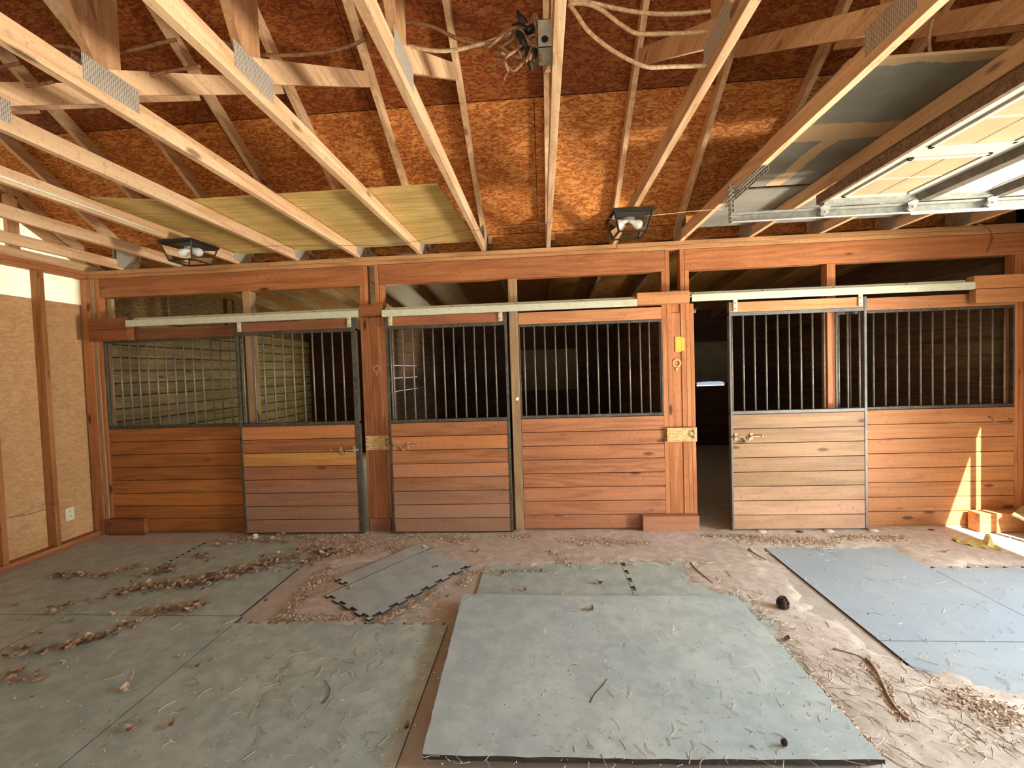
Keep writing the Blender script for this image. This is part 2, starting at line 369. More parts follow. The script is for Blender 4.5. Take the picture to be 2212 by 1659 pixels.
# right wall with the garage opening
m = MB()
XR = 4.25
m.box(XR, XR+.1, -1.37, 0.02, 0, 3.6); m.box(XR, XR+.1, -4.0, -1.37, 2.37, 5.6); m.box(XR, XR+.1, -7.5, -4.0, 0, 5.6); m.box(XR, XR+.1, -1.37, .1, 2.37, 4.0)
struct(m.build('wall_right', M_osbw))
m = MB(); m.box(-4.7, -2.6, -7.6, -7.5, 0, 3.0); m.box(3.8, 4.35, -7.6, -7.5, 0, 3.0); m.box(-2.6, 3.8, -7.6, -7.5, 2.4, 3.0)
struct(m.build('wall_rear', M_osbw))
plane_box('ceiling_sun_block', -5, 6.5, -11.4, -7.6, 2.75, 2.85, mat=M_out)  # added unseen slab, keeps direct sun out of the rear opening
# back wall of the stalls (windows cut), side wall of the left stall, partitions
YB = 4.3
zr0 = 2.56
W1 = (-3.05, -2.25, 1.15, 1.90); W2 = (-.36, .615, 1.15, 1.90); W3 = (2.88, 3.40, 1.18, 1.93)
def plank_wall_x(m, x0, x1, z0, z1, holes):
    z = z0; k = 0
    while z < z1-.01:
        zt = min(z+.14, z1); v = random.random(); xs = [(x0, x1)]
        for (a, b, c, d) in holes:
            if zt > c+.02 and z < d-.02:
                ns = []
                for p, q in xs:
                    if b <= p or a >= q: ns.append((p, q))
                    else:
                        if a > p: ns.append((p, a))
                        if b < q: ns.append((b, q))
                xs = ns
        for p, q in xs: m.box(p, q, YB, YB+.03, z+.0005, zt-.0005, v)
        z += .14
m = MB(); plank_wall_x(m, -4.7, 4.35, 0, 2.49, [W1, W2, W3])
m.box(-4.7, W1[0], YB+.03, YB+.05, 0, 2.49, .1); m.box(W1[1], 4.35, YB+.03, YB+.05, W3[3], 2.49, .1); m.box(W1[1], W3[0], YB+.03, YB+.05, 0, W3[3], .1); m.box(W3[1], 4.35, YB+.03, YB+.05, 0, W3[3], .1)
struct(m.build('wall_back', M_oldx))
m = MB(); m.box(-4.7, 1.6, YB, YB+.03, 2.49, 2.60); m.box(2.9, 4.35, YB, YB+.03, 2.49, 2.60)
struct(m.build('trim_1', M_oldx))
m = MB()
for k in range(16): m.box(-4.64, -4.61, .1, YB, .14*k+.008, .14*(k+1)-.008)
struct(m.build('wall_stall_left', M_oldb))
m = MB(); m.box(-4.72, -4.70, .0, YB, 0, 3.0); m.box(-4.64, -4.60, 1.0, 1.04, 2.24, 2.9); m.box(-4.64, -4.60, 2.2, 2.24, 2.24, 2.9)
struct(m.build('wall_stall_left_upper', osb('osb_stall', hx(90, 64, 38), hx(128, 94, 56), hx(160, 124, 80), 'yz')))
m = MB()
for k in range(17): m.box(4.2, 4.25, .1, YB, .14*k+.002, .14*(k+1)-.002)
m.box(4.25, 4.35, 0, YB, 0, 3.0)
struct(m.build('wall_stall_right', M_part))
# partition between stalls 1 and 2 : three open gaps near its front end
m = MB(); zs = [0]; XP = -1.63
ya = at(849, 800, X=XP)[1]; yb = at(914, 800, X=XP)[1]
gaps = [at(884, 790, X=XP)[2], at(884, 815, X=XP)[2], at(884, 841, X=XP)[2]]
zz = 0
edges = [0, .14, .28, .42, .56, .70, .84, .98]
g3, g2, g1 = sorted(gaps)
edges = [i*g3/9 for i in range(10)]+[g2, g1]+[g1+.15*i for i in range(1, 5)]
for a, b in zip(edges[:-1], edges[1:]):
    v = random.random()
    gap0 = .0045 if a in (g3, g2, g1) else .001; gap1 = .0045 if b in (g3, g2, g1) else .001
    m.box(XP-.012, XP+.012, .12, yb+.01, a+gap0, b-gap1, v)
    m.box(XP-.012, XP+.012, yb+.01, YB, a+.001, b-.001, v)
struct(m.build('wall_partition_left', M_part))
m = MB(); m.box(XP-.09, XP-.012, yb+.01, YB, g3-.1, g1+.1)
struct(m.build('trim_3', M_oldb))
m = MB()
for k in range(15): m.box(1.245, 1.27, .1, YB, .15*k+.001, .15*(k+1)-.001)
struct(m.build('wall_partition_right', M_part))
# boards closing two stall windows
def winboard(b, label, mat, lift=0., name='window_board'):
    a = MB(); a.box(b[0]-.04, b[1]+.04, YB-.02, YB-.005, b[2]+lift, b[3]+.01)
    return tag(a.build(name, mat, bevel=.002), label, 'board')
winboard(W2, 'olive brown board closing the back window of the middle stall', plain('olive_board', hx(120, 96, 56), .7, 0, .1, 6), -.02)
m = MB(); n = 26; pts = []
for i in range(n+1):
    x = W3[0]-.04+(W3[1]-W3[0]+.08)*i/n
    e = .03*math.sin(math.pi*i/n)**.6 if i < n-3 else .004
    pts.append((x, W3[2]-.004+e+random.uniform(-.006, .006)*(0 < i < n)))
poly = pts+[(W3[1]+.04, W3[3]+.01), (W3[0]-.04, W3[3]+.01)]
m.prism(poly, YB-.02, YB-.005, 'y')
tag(m.build('window_board', plain('grey_board', hx(122, 108, 84), .7, 0, .12, 6)), 'grey-brown board over the back window of the right stall, daylight under its ragged lower edge', 'board')
# main roof deck (slopes up from the stall wall to the ridge and down again) and lean-to deck
SL = .65; RZ = 2.967; YR = -3.75
def rz(y): return RZ-SL*y if y > YR else RZ-SL*(2*YR-y)
m = MB()
m.prism([(.30, rz(.30)), (YR, rz(YR)), (-7.9, rz(-7.9)), (-7.9, rz(-7.9)+.012), (YR, rz(YR)+.012), (.30, rz(.30)+.012)], -4.75, 4.6, 'x', var=.3)
struct(m.build('ceiling', M_roof, origin=(0, .0, 2.9)))
LS = .09
def lz(y): return 2.93-LS*y
m = MB(); m.prism([(.05, lz(.05)), (YB+.5, lz(YB+.5)), (YB+.5, lz(YB+.5)+.02), (.05, lz(.05)+.02)], -4.75, 4.6, 'x')
struct(m.build('ceiling_stalls', osb('osb_leanto', hx(124, 78, 38), hx(190, 130, 66), hx(220, 166, 98), 'xy', sheets=True)))
first = None
for i in range(15):
    x = -.50+.6096*(i-7)+.03
    if first is None:
        r = thing('lean_to_rafter', (x, 0, 0), 'pale rafter sloping down over the stalls behind the header', 'rafter', 'rafters over the stalls')
        q = MB(); q.prism([(.16, lz(.16)-.13), (YB+.1, lz(YB+.1)-.13), (YB+.1, lz(YB+.1)-.002), (.16, lz(.16)-.002)], x-.019, x+.019, 'x')
        q.build('board', wood('leanto_rafter', hx(190, 158, 116), hx(130, 98, 64), 'y', .7, vary=.3), r, bevel=.002)
        first = r
    else: dup(first, (x, 0, 0))

# ------------------------------------------------------------------ trusses
def ru(y): return 2.86-SL*y if y > YR else 2.86-SL*(2*YR-y)    # rafter underside
def make_truss(x, label, gable=False):
    t = thing('roof_truss', (x, 0, 2.675), label, 'roof truss', 'roof trusses')
    th = .038; a, b = x-th, x
    q = MB(); q.box(a, b, -7.65, .16, 2.675, 2.764); q.build('bottom_chord', M_chord, t, bevel=.002)
    for sgn in (0, 1):
        y0, y1 = (.19, YR) if sgn == 0 else (-7.69, YR)
        q = MB(); q.prism([(y0, ru(y0) if sgn == 0 else ru(y0)), (y1, ru(YR)), (y1, ru(YR)+.106), (y0, ru(y0)+.106)], a, b, 'x')
        q.build('rafter', M_chord, t, bevel=.002)
    xc = (a+b)/2
    for sgn in (0, 1):
        mir = (lambda y: y) if sgn == 0 else (lambda y: 2*YR-y)
        if gable:
            for yy in (-.56, -1.17, -1.78, -2.4, -3.0):
                q = MB(); q.box(a, b, mir(yy)-.045, mir(yy)+.045, 2.766, ru(yy)-.002); q.build('stud', M_web, t, bevel=.002)
            continue
        J = (mir(-2.44), 2.775)
        for y2, z2 in ((mir(-1.19), ru(-1.19)-.09), (mir(-2.44), ru(-2.44)-.01), (mir(-3.55), ru(-3.55)-.08)):
            q = MB(); q.beam((xc, J[0]-(.05 if y2 < J[0] and sgn == 0 else 0), J[1]), (xc, y2, z2), th*.98, .089, up=(1, 0, 0))
            # beam() measures width across 'up': swap so the wide face lies in the truss plane
            q = MB(); q.beam((xc, J[0], J[1]), (xc, y2, z2), .089, th*(.97-.012*(abs(y2-J[0]) < .2)-.03*(z2 > 4.5)), up=(1, 0, 0)); q.build('web', M_chord if abs(y2-J[0]) > 1.15 and z2 < 4 else M_web, t, bevel=.001)
        for side in (b+.0006, a-.0006):
            e = .0012 if side > xc else -.0012
            q = MB(); q.prism([(J[0]-.12, 2.715), (J[0]+.12, 2.715), (J[0]+.12, 2.815), (J[0]-.12, 2.815)], min(side, side+e), max(side, side+e), 'x')
            q.build('gusset_plate', M_gus, t)
    for yy in ((.03, -7.53) if not gable else ()):
        for side in (b+.0006, a-.0018):
            q = MB(); q.prism([(yy-.09, 2.69), (yy+.09, 2.69), (yy+.09, 2.84), (yy-.09, 2.90)], side, side+.0012, 'x'); q.build('heel_plate', M_gus, t)
    return t
def gusset():
    t = NT('gusset_plate'); br = t.n('ShaderNodeTexBrick'); mp = t.coord((1, 1, 1), rand=False)
    sp = t.n('ShaderNodeSeparateXYZ'); t.l(mp, sp.inputs[0]); cb = t.n('ShaderNodeCombineXYZ'); t.l(sp.outputs[2], cb.inputs[0]); t.l(sp.outputs[1], cb.inputs[1])
    t.l(cb.outputs[0], br.inputs['Vector']); br.inputs['Scale'].default_value = 1; br.inputs['Brick Width'].default_value = .024; br.inputs['Row Height'].default_value = .008
    br.inputs['Mortar Size'].default_value = .0022; br.inputs['Color1'].default_value = hx(150, 140, 124); br.inputs['Color2'].default_value = hx(130, 120, 104); br.inputs['Mortar'].default_value = hx(212, 206, 192)
    t.l(br.outputs[0], t.b.inputs['Base Color']); t.b.inputs['Metallic'].default_value = .4; t.b.inputs['Roughness'].default_value = .5
    return t.m
M_gus = gusset()
TL = {-6: 'bare pine roof truss nearest the left wall',
      -5: 'pine roof truss just left of the left black lantern',
      -4: 'pine roof truss with a white cable along its side, carrying the left lantern',
      -3: 'pine roof truss next right of the one with the white cable',
      -2: 'pine roof truss with the leftmost metal plate, below the sagging cables',
      -1: 'pine roof truss landing over the left stall door right of the yellow plywood middle',
      0: 'pine roof truss at the right end of the yellow plywood sheet',
      1: 'almost head-on pine roof truss beside the metal junction box',
      2: 'pine roof truss carrying the right lantern, with cables ending at it',
      3: 'dark-sided pine roof truss at the left edge of the grey board, with the perforated hanger',
      4: 'pine roof truss passing just left of the raised garage door edge',
      5: 'pine roof truss above the raised garage door, its end seen right of the door hanger',
      6: 'pine roof truss above the garage door windows', 7: 'pine roof truss nearest the right wall'}
tr0 = make_truss(-.50, TL[0])
for k in range(-6, 8):
    if k: dup(tr0, (-.50+.6096*k, 0, 2.675), TL[k])
g = make_truss(XL+.04, 'gable end truss with upright studs on the left wall, daylight behind it', True)
# ------------------------------------------------------------------ header over the stalls
hb = thing('header_beam', (0, 0, 2.405), 'orange-brown header beam spanning the stall front above the doors', 'beam')
for x0, x1 in ((-4.418, -1.699), (-1.543, 1.153), (1.329, 4.25)):
    q = MB(); q.box(x0, x1, 0, .04, 2.405, 2.594); q.box(x0, x1, .05, .09, 2.405, 2.594); q.build('header_board', M_head, hb, bevel=.003)
for (x0, x1, z0, z1) in ((-4.55, 4.25, 2.597, 2.635), (-4.55, .72, 2.637, 2.674), (.724, 4.25, 2.637, 2.674)):
    q = MB(); q.box(x0, x1, -.004, .09, z0, z1); o = q.build('top_plate', M_plate, hb, bevel=.002); o['label'] = 'pale unstained plate board'
# ------------------------------------------------------------------ posts
def post(name, label, boards, mats=M_post, extra=()):
    x0 = boards[0][0]; x1 = boards[-1][1]
    t = thing(name, ((x0+x1)/2, .04, 0), label, 'post')
    for b in boards:
        q = MB(); q.box(b[0], b[1], b[4] if len(b) > 4 else 0, .09, b[2], b[3]); q.build('board', mats, t, bevel=.002)
    for e in extra: e(t)
    return t
# slightly leaning corner post
t = thing('corner_post', (-4.55, 0, 0), 'dark brown corner post where the left wall meets the stall front', 'post')
for (a, b, c, d, y0, y1, mt) in ((-4.625, -4.61, -4.505, -4.52, -.02, .09, M_post), (-4.503, -4.518, -4.462, -4.478, -.012, .09, M_postl), (-4.46, -4.476, -4.42, -4.425, .0, .09, M_post)):
    q = MB(); q.hexa([(a, y0, 0), (c, y0, 0), (c, y1, 0), (a, y1, 0), (b, y0, 2.596), (d, y0, 2.596), (d, y1, 2.596), (b, y1, 2.596)])
    q.build('board', mt, t, bevel=.002)
q = MB(); q.box(-4.40, -4.36, .045, .088, 2.19, 2.404); q.build('blocking', M_postl, t, bevel=.002)
def ring(cx, cz, r, nm, mat, h=.016):
    def f(t):
        q = MB(); n = 20
        for i in range(n):
            if abs(i-n*.75) < 1.6 and h > .01: pass
            a0 = 2*math.pi*i/n; a1 = 2*math.pi*(i+1)/n
            q.hexa([(cx+r*math.cos(a0), -.0012, cz+r*math.sin(a0)), (cx+r*math.cos(a1), -.0012, cz+r*math.sin(a1)), (cx+r*math.cos(a1), .001, cz+r*math.sin(a1)), (cx+r*math.cos(a0), .001, cz+r*math.sin(a0)),
                    (cx+.62*r*math.cos(a0), -.0012, cz+.62*r*math.sin(a0)), (cx+.62*r*math.cos(a1), -.0012, cz+.62*r*math.sin(a1)), (cx+.62*r*math.cos(a1), .001, cz+.62*r*math.sin(a1)), (cx+.62*r*math.cos(a0), .001, cz+.62*r*math.sin(a0))], .5)
        q.box(cx-.012, cx+.012, -.0012, .001, cz-r-.03, cz-r+.006, .5)
        o = q.build(nm, mat, t); o['label'] = 'pale ring-shaped mark'
    return f
M_mark = plain('mark_paint', hx(212, 156, 98), .6, 0, .1, 20, bump=0)
M_ymark = plain('yellow_mark', hx(240, 176, 60), .6, 0, .12, 30, bump=0)
post('stall_post', 'wide orange-brown post between the left and middle stall doors, with a pale ring mark',
     [(-1.745, -1.717, 0, 2.09), (-1.715, -1.685, 0, 2.09), (-1.683, -1.650, 0, 2.09), (-1.648, -1.545, 0, 2.09), (-1.543, -1.505, 0, 2.09, .004),
      (-1.735, -1.699, 2.09, 2.404), (-1.697, -1.665, 2.09, 2.596), (-1.583, -1.547, 2.09, 2.596), (-1.541, -1.508, 2.09, 2.404)],
     extra=[ring(-1.60, 1.60, .036, 'paint_mark', M_mark)])
def yellow(t):
    q = MB(); q.box(1.232, 1.284, -.0015, .001, 1.66, 1.80, .4); q.box(1.286, 1.315, -.0015, .001, 1.67, 1.79, .4)
    o = q.build('yellow_patch', M_ymark, t); o['label'] = 'faded yellow patch'
post('stall_post', 'wide pale orange post of upright boards with a yellow patch, beside the open stall',
     [(1.115, 1.157, 0, 2.10), (1.159, 1.199, 0, 2.10), (1.201, 1.283, 0, 2.02, .006), (1.285, 1.328, 0, 2.10), (1.330, 1.366, 0, 2.10), (1.368, 1.402, 0, 2.10),
      (1.201, 1.283, 2.022, 2.225, .012), (1.118, 1.153, 2.10, 2.404), (1.155, 1.193, 2.10, 2.596), (1.287, 1.327, 2.10, 2.596), (1.331, 1.366, 2.10, 2.404)],
     extra=[ring(1.243, 1.555, .04, 'paint_mark', M_mark), yellow])
post('stall_post', 'orange corner post at the right end of the stall front, beside the sunlit floor',
     [(4.145, 4.172, 0, 2.404), (4.175, 4.215, 0, 2.404), (4.217, 4.248, 0, 2.404, -.03)])
for nm, a, b, mt in (('left', -2.925, -2.845, M_postl), ('middle', -.300, -.217, M_postl), ('right', 2.575, 2.65, M_post)):
    q = MB(); q.box(a, b, -.003 if nm == 'middle' else .003, .09, 0, 2.404)
    tag(q.build('door_jamb_post', mt, bevel=.003), {'left': 'grey-brown jamb post behind the bars of the closed left stall door', 'middle': 'pale worn jamb post standing right of the middle stall door', 'right': 'orange jamb post seen through the bars of the half-open right stall door'}[nm], 'post')
# ------------------------------------------------------------------ fixed panels
def planks(m, x0, x1, y0, y1, z0, z1, n=8, seed=None):
    h = (z1-z0)/n
    for k in range(n): m.box(x0, x1, y0, y1, z0+h*k+.0028, z0+h*(k+1)-.0028)
def bars(parent, xs, y, z0, z1, mat=None, r=.0078):
    for x in xs:
        q = MB(); q.tube([(x, y, z0), (x+random.uniform(-.001, .001), y+.0, (z0+z1)/2), (x, y, z1)], r, 10); q.build('bar', mat or M_steel, parent, smooth=True)
def panel(x0, x1, xs, mat, label, topmat, top=(1.97, 2.08)):
    t = thing('stall_front', ((x0+x1)/2, 0, 0), label, 'stall panel', 'fixed stall panels')
    q = MB(); planks(q, x0, x1, .0, .035, .018, 1.075); q.box(x0, x1, .03, .04, .0, 1.07, 0); q.build('plank_panel', mat, t, bevel=.002)
    q = MB(); q.box(x0, x1, .0, .038, *top); q.build('top_board', topmat, t, bevel=.003)
    q = MB(); q.box(x0, x1, .0, .035, 1.077, 1.103); q.box(x0, x1, .0, .03, 1.945, 1.968); q.box(x0, x0+.012, .0, .035, 1.1, 1.95); q.box(x1-.012, x1, .0, .035, 1.1, 1.95)
    q.build('grille_frame', M_frame, t, bevel=.002)
    bars(t, xs, .018, 1.10, 1.95)
    return t
M_top1 = wood('top_board_brown', hx(146, 96, 66), hx(100, 60, 38), 'x', .55, vary=.1)
M_top2 = wood('top_board_orange', hx(210, 148, 100), hx(166, 106, 66), 'x', .55, vary=.1, knots=.9)
panel(-4.418, -2.93, [-4.358+.0968*i for i in range(14)], M_plank1, 'dark fixed stall front with bars at the far left, beside the corner post', M_top1)
panel(-.214, 1.113, [-.165+.0982*i for i in range(12)]+[.998, 1.096], M_plank2b, 'reddish fixed stall front with bars, between the middle door and the yellow-patched post', M_top2)
M_plank3b = wood('stained_plank_orange', hx(196, 136, 88), hx(150, 96, 58), 'x', .55, hx(190, 146, 116), .2, vary=.14, knots=.8)
p3 = panel(2.652, 4.143, [2.68+.0998*i for i in range(15)], M_plank3b, 'light orange fixed stall front with a bent wire handle, far right, in the sun', M_top2)
hd = MB(); hd.tube([(3.929, .0, .992), (3.932, -.03, .985), (3.938, -.034, .952), (4.0, -.034, .938), (4.068, -.034, .925), (4.09, -.034, .945), (4.093, -.03, .965), (4.093, 0, .968)], .0045, 8)
hd.build('wire_handle', M_steel, p3, smooth=True)
q = MB(); q.box(2.652, 4.143, -.006, .03, 0, .02); q.build('kick_strip', M_plank3, p3)
# ------------------------------------------------------------------ sliding doors
def latch(t, x, z, sgn, lab):
    """sliding bolt: two strap plates and a rod that dips; sgn +1 = the tail points right"""
    q = MB()
    for dx in (.02, .155):
        xx = x+sgn*dx
        q.box(xx-.013, xx+.013, -.093, -.088, z-.034, z+.034); q.box(xx-.013, xx+.013, -.100, -.088, z-.012, z+.012)
    o = q.build('latch', M_rust, t, bevel=.001); o['label'] = lab
    q = MB(); P = [(-.025, 0), (.06, 0), (.085, -.006), (.098, -.03), (.112, -.047), (.128, -.03), (.138, -.004), (.155, .002), (.24, .004)]
    q.tube([(x+sgn*a, -.103, z+b) for a, b in P], .006, 8); q.tube([(x+sgn*.235, -.103, z+.004), (x+sgn*.25, -.103, z+.004)], .009, 8)
    q.build('bolt_rod', M_rust, o, smooth=True)
def door(name, x0, x1, xs, mat, tmat, label, lw, rw, z0=.02, ztop=2.085, frm=None):
    t = thing('stall_door', ((x0+x1)/2, -.065, 0), label, 'stall door', 'sliding stall doors')
    frm = frm or M_frame
    Y0, Y1 = -.088, -.05
    q = MB(); planks(q, x0+lw, x1-rw, Y0, Y1, z0+.008, 1.075); q.box(x0+lw, x1-rw, Y1-.005, Y1+.004, z0+.01, 1.07, 0); q.build('plank_panel', mat, t, bevel=.002)
    q = MB(); q.box(x0+lw, x1-rw, Y0, Y1, 1.992, ztop-.003); q.build('top_board', tmat, t, bevel=.003)
    q = MB(); q.box(x0, x0+lw, Y0-.004, Y1+.006, z0, ztop); q.box(x1-rw, x1, Y0-.004, Y1+.006, z0, ztop)
    q.box(x0, x1, Y0-.002, Y1, 1.077, 1.106); q.box(x0, x1, Y0-.002, Y1, 1.962, 1.990); q.box(x0, x1, Y0, Y1, z0-.004, z0+.007)
    q.build('frame', frm, t, bevel=.002)
    bars(t, xs, -.068, 1.10, 1.97)
    for bx in (x0+.055, x1-.055):
        q = MB(); q.box(bx-.018, bx+.018, Y0-.012, Y0-.004, 2.0, 2.12); q.build('hanger_bracket', M_rail, t, bevel=.002)
        for zz in (2.022, 2.07):
            pass
        q = MB()
        for zz in (2.022, 2.072): q.tube([(bx, Y0-.017, zz), (bx, Y0-.010, zz)], .007, 6)
        q.build('bolt', M_rust, t)
    return t
M_fr3 = plain('steel_frame_grey', hx(104, 102, 98), .5, .2, .15, 12)
d1 = door('d1', -2.960, -1.757, [-2.90]+[-2.79+.0988*i for i in range(10)], M_plank2, M_top1, 'closed left sliding stall door with grey worn lower planks and one pale yellow plank', .022, .045)
latch(d1, -1.80, .83, -1, 'rusty sliding bolt')
q = MB(); h = (1.075-.028)/8; q.box(-2.936, -1.803, -.0895, -.088, .028+h*5+.003, .028+h*6-.003)
q.build('pale_plank', wood('pale_plank', hx(206, 150, 84), hx(160, 108, 56), 'x', .55, vary=.05), d1)
d2 = door('d2', -1.468, -.318, [-1.43]+[-1.410+.0978*i for i in range(11)], M_plank2, M_top1.copy() if False else wood('top_board_red', hx(168, 106, 70), hx(116, 66, 42), 'x', .5, vary=.1), 'middle sliding stall door right of the wide post, with red-brown worn planks', .018, .022)
latch(d2, -1.445, .86, 1, 'rusty sliding bolt')
d3 = door('d3', 1.678, 2.848, [1.708+.0993*i for i in range(12)], M_plank3, M_top2, 'right sliding stall door, pushed partly open with a dark gap on its left', .016, .022, frm=M_fr3)
latch(d3, 1.70, .875, 1, 'rusty sliding bolt')
# ------------------------------------------------------------------ tracks, blocks, plates
def track(x0, x1, label, ztop=2.185, dz=0):
    t = thing('door_track', ((x0+x1)/2, -.07, 2.09), label, 'door track', 'sliding door tracks')
    z = 2.09+dz
    q = MB(); prof = [(-.025, z+.062), (-.025, z+.095), (-.030, z+.095), (-.032, z+.070), (-.112, z+.066), (-.118, z+.060), (-.120, z+.006), (-.114, z), (-.098, z), (-.098, z+.004), (-.112, z+.006), (-.112, z+.056), (-.030, z+.058), (-.028, z+.05)]
    q.prism(prof, x0, x1, 'x'); q.build('rail', M_rail, t, bevel=.0015)
    q = MB(); x = x0+.04
    while x < x1: q.tube([(x, -.04, z+.083), (x, -.028, z+.083)], .008, 8); x += .61
    q.build('track_bolts', M_rust, t)
    return t
track(-4.05, -1.712, 'pale metal door track over the left stall door')
track(-1.485, .868, 'pale metal door track over the middle stall door', dz=-.008)
track(1.350, 3.712, 'pale metal door track over the right stall door', dz=.012)
def block(name, label, x0, x1, z0, z1, y0, y1=0., mat=M_head, cat='wood block', n=1):
    q = MB(); h = (z1-z0)/n
    for i in range(n): q.box(x0, x1, y0, y1, z0+h*i+(.002 if i else 0), z0+h*(i+1))
    return tag(q.build(name, mat, bevel=.003), label, cat)
M_blk1 = wood('block_brown', hx(158, 98, 58), hx(108, 62, 34), 'x', .55, vary=.1)
M_blk2 = wood('block_orange', hx(206, 146, 96), hx(156, 100, 60), 'x', .55, vary=.1)
block('mounting_block', 'pair of brown boards on the left end of the stall front, left of the track', -4.47, -4.055, 1.962, 2.187, -.095, -.022, M_blk1, n=2)
block('mounting_block', 'brown block capping the wide post between the left and middle tracks', -1.708, -1.488, 2.095, 2.205, -.112, -.001, M_blk1)
block('mounting_block', 'orange block bridging the middle and right tracks', .871, 1.334, 2.096, 2.200, -.112, -.001, M_blk2)
block('mounting_block', 'upper orange board right of the right track', 3.716, 4.248, 2.108, 2.218, -.105, -.031, M_blk2)
block('mounting_block', 'lower orange board right of the right track, under the upper one', 3.738, 4.248, 1.985, 2.104, -.095, -.031, M_blk2)
block('guide_block', 'brown guide block on the floor at the foot of the left panel', -4.452, -4.05, .004, .166, -.05, -.0125+.012, M_blk1)
block('guide_block', 'small dusty guide block at the foot of the wide post', -1.728, -1.515, .004, .137, -.02, -.001, wood('dusty_block', hx(166, 112, 86), hx(120, 76, 56), 'x', .6))
block('guide_block', 'dusty pale guide block at the foot of the post with a yellow patch', .885, 1.393, .004, .152, -.075, -.001, wood('dusty_block2', hx(196, 140, 108), hx(150, 100, 74), 'x', .6))
block('guide_block', 'guide block in the sun at the foot of the right panel', 3.73, 4.248, .004, .168, -.14, -.031, M_blk2)
def keeper(t, x, z, y):
    q = MB()
    q.box(x-.012, x+.012, y-.004, y, z+.022, z+.05); q.box(x-.012, x+.012, y-.004, y, z-.05, z-.022)
    q.tube([(x, y-.002, z+.03), (x-.004, y-.022, z+.02), (x-.004, y-.024, z), (x-.004, y-.022, z-.02), (x, y-.002, z-.03)], .007, 8)
    q.build('bolt_keeper', M_rust, t, smooth=False)
t = thing('keeper_plate', (-1.61, -.02, .81), 'square of pale board with two bolt keepers on the wide post with a ring mark', 'plate', None)
q = MB(); q.box(-1.735, -1.497, -.025, -.001, .812, .952); q.build('board', M_osbp, t, bevel=.002); keeper(t, -1.715, .885, -.025); keeper(t, -1.52, .885, -.025)
t = thing('keeper_plate', (1.27, -.02, .83), 'pale board with one bolt keeper on the post beside the open stall', 'plate', None)
q = MB(); q.box(1.132, 1.402, -.03, -.001, .830, .960); q.build('board', M_osbp, t, bevel=.002); keeper(t, 1.372, .90, -.03)
q = MB(); q.box(-.262, -.238, -.008, -.003, 1.255, 1.283); o = q.build('paper_scrap', M_white); o.rotation_euler = (0, .4, 0); tag(o, 'small scrap of white paper stuck to the pale jamb post', 'paper scrap')
# ------------------------------------------------------------------ garage door, raised
GY = -1.22
gd = thing('garage_door', (3.0, GY-1.2, 2.50), 'cream sectional garage door rolled up under the roof at the right, with windows in its leading section', 'garage door')
M_door = plain('door_cream', hx(186, 182, 168), .5, 0, .05, 6)
M_lite = plain('door_lite', hx(178, 156, 122), .4, 0, .1, 5, bump=0)
M_seal = plain('door_edge', hx(110, 84, 60), .8, 0, .35, 50, hx(150, 124, 92))
YD0, YD1 = -3.75, GY-.02
xs = [1.765, 2.32, 2.78, 3.24, 3.70]
for i in range(4):
    a, b = xs[i]+.003, xs[i+1]-.003
    q = MB(); q.box(a, b, YD0, YD1, 2.53, 2.56); sec = q.build('section', M_door, gd, bevel=.003)
    if i == 0:
        q = MB(); q.box(a-.02, a+.002, YD0, YD1, 2.515, 2.575); q.build('edge_seal', M_seal, sec)
        for k in range(4):
            y1 = YD1-.085-.60*k; y0 = y1-.50; x0, x1 = a+.075, b-.09
            q = MB(); q.box(x0, x1, y0, y0+.022, 2.520, 2.531); q.box(x0, x1, y1-.022, y1, 2.520, 2.531); q.box(x0, x0+.022, y0, y1, 2.520, 2.531); q.box(x1-.022, x1, y0, y1, 2.520, 2.531)
            q.box(x0, x1, (y0+y1)/2-.007, (y0+y1)/2+.007, 2.5245, 2.531)
            wf = q.build('window_frame', M_door, sec, bevel=.002)
            q = MB(); q.box(x0+.015, x1-.015, y0+.015, y1-.015, 2.5262, 2.5285); q.build('pane', M_lite, sec)
            q = MB(); q.box((x0+x1)/2-.003, (x0+x1)/2+.003, y0+.02, y1-.02, 2.5255, 2.527); q.build('pane_bar', M_seal, sec)
    else:
        q = MB()
        for k in range(4):
            y1 = YD1-.085-.60*k; y0 = y1-.50; x0, x1 = a+.09, b-.08
            for (p0, p1, r0, r1) in ((x0, x1, y0, y0+.012), (x0, x1, y1-.012, y1), (x0, x0+.012, y0, y1), (x1-.012, x1, y0, y1)): q.box(p0, p1, r0, r1, 2.526, 2.531)
        q.build('embossing', M_door, sec, bevel=.002)
for x in (2.345, 2.77, 3.25):
    q = MB(); q.prism([(x-.045, 2.528), (x-.03, 2.49), (x+.03, 2.49), (x+.045, 2.528), (x+.033, 2.528), (x+.022, 2.498), (x-.022, 2.498), (x-.033, 2.528)], YD0, YD1-.05, 'y')
    q.build('strut', plain('strut_metal', hx(120, 112, 100), .45, .5, .2, 20) if x < 2.4 else bpy.data.materials['strut_metal'], gd)
q = MB(); q.box(1.77, 3.7, YD1-.045, YD1, 2.505, 2.529); q.build('end_stile', M_galvb, gd)
for x in (1.80, 2.32, 2.78, 3.24):
    q = MB(); q.prism([(x-.035, 2.53), (x+.035, 2.53), (x+.022, 2.465), (x-.022, 2.465)], YD1+.0, YD1+.004, 'y'); q.box(x-.03, x+.03, YD1-.04, YD1, 2.50, 2.504)
    q.tube([(x, YD1-.01, 2.472), (x, GY+.03, 2.472)], .006, 8); q.tube([(x, GY-.004, 2.472), (x, GY+.016, 2.472)], .021, 14)
    q.build('roller_hinge', M_galvb, gd, bevel=.0008)
t = thing('garage_door_track', (2.8, GY, 2.44), 'galvanised garage door track running to the right under the roof, hung from a perforated angle', 'door track')
x0 = at(1580, 485, Y=GY)[0]
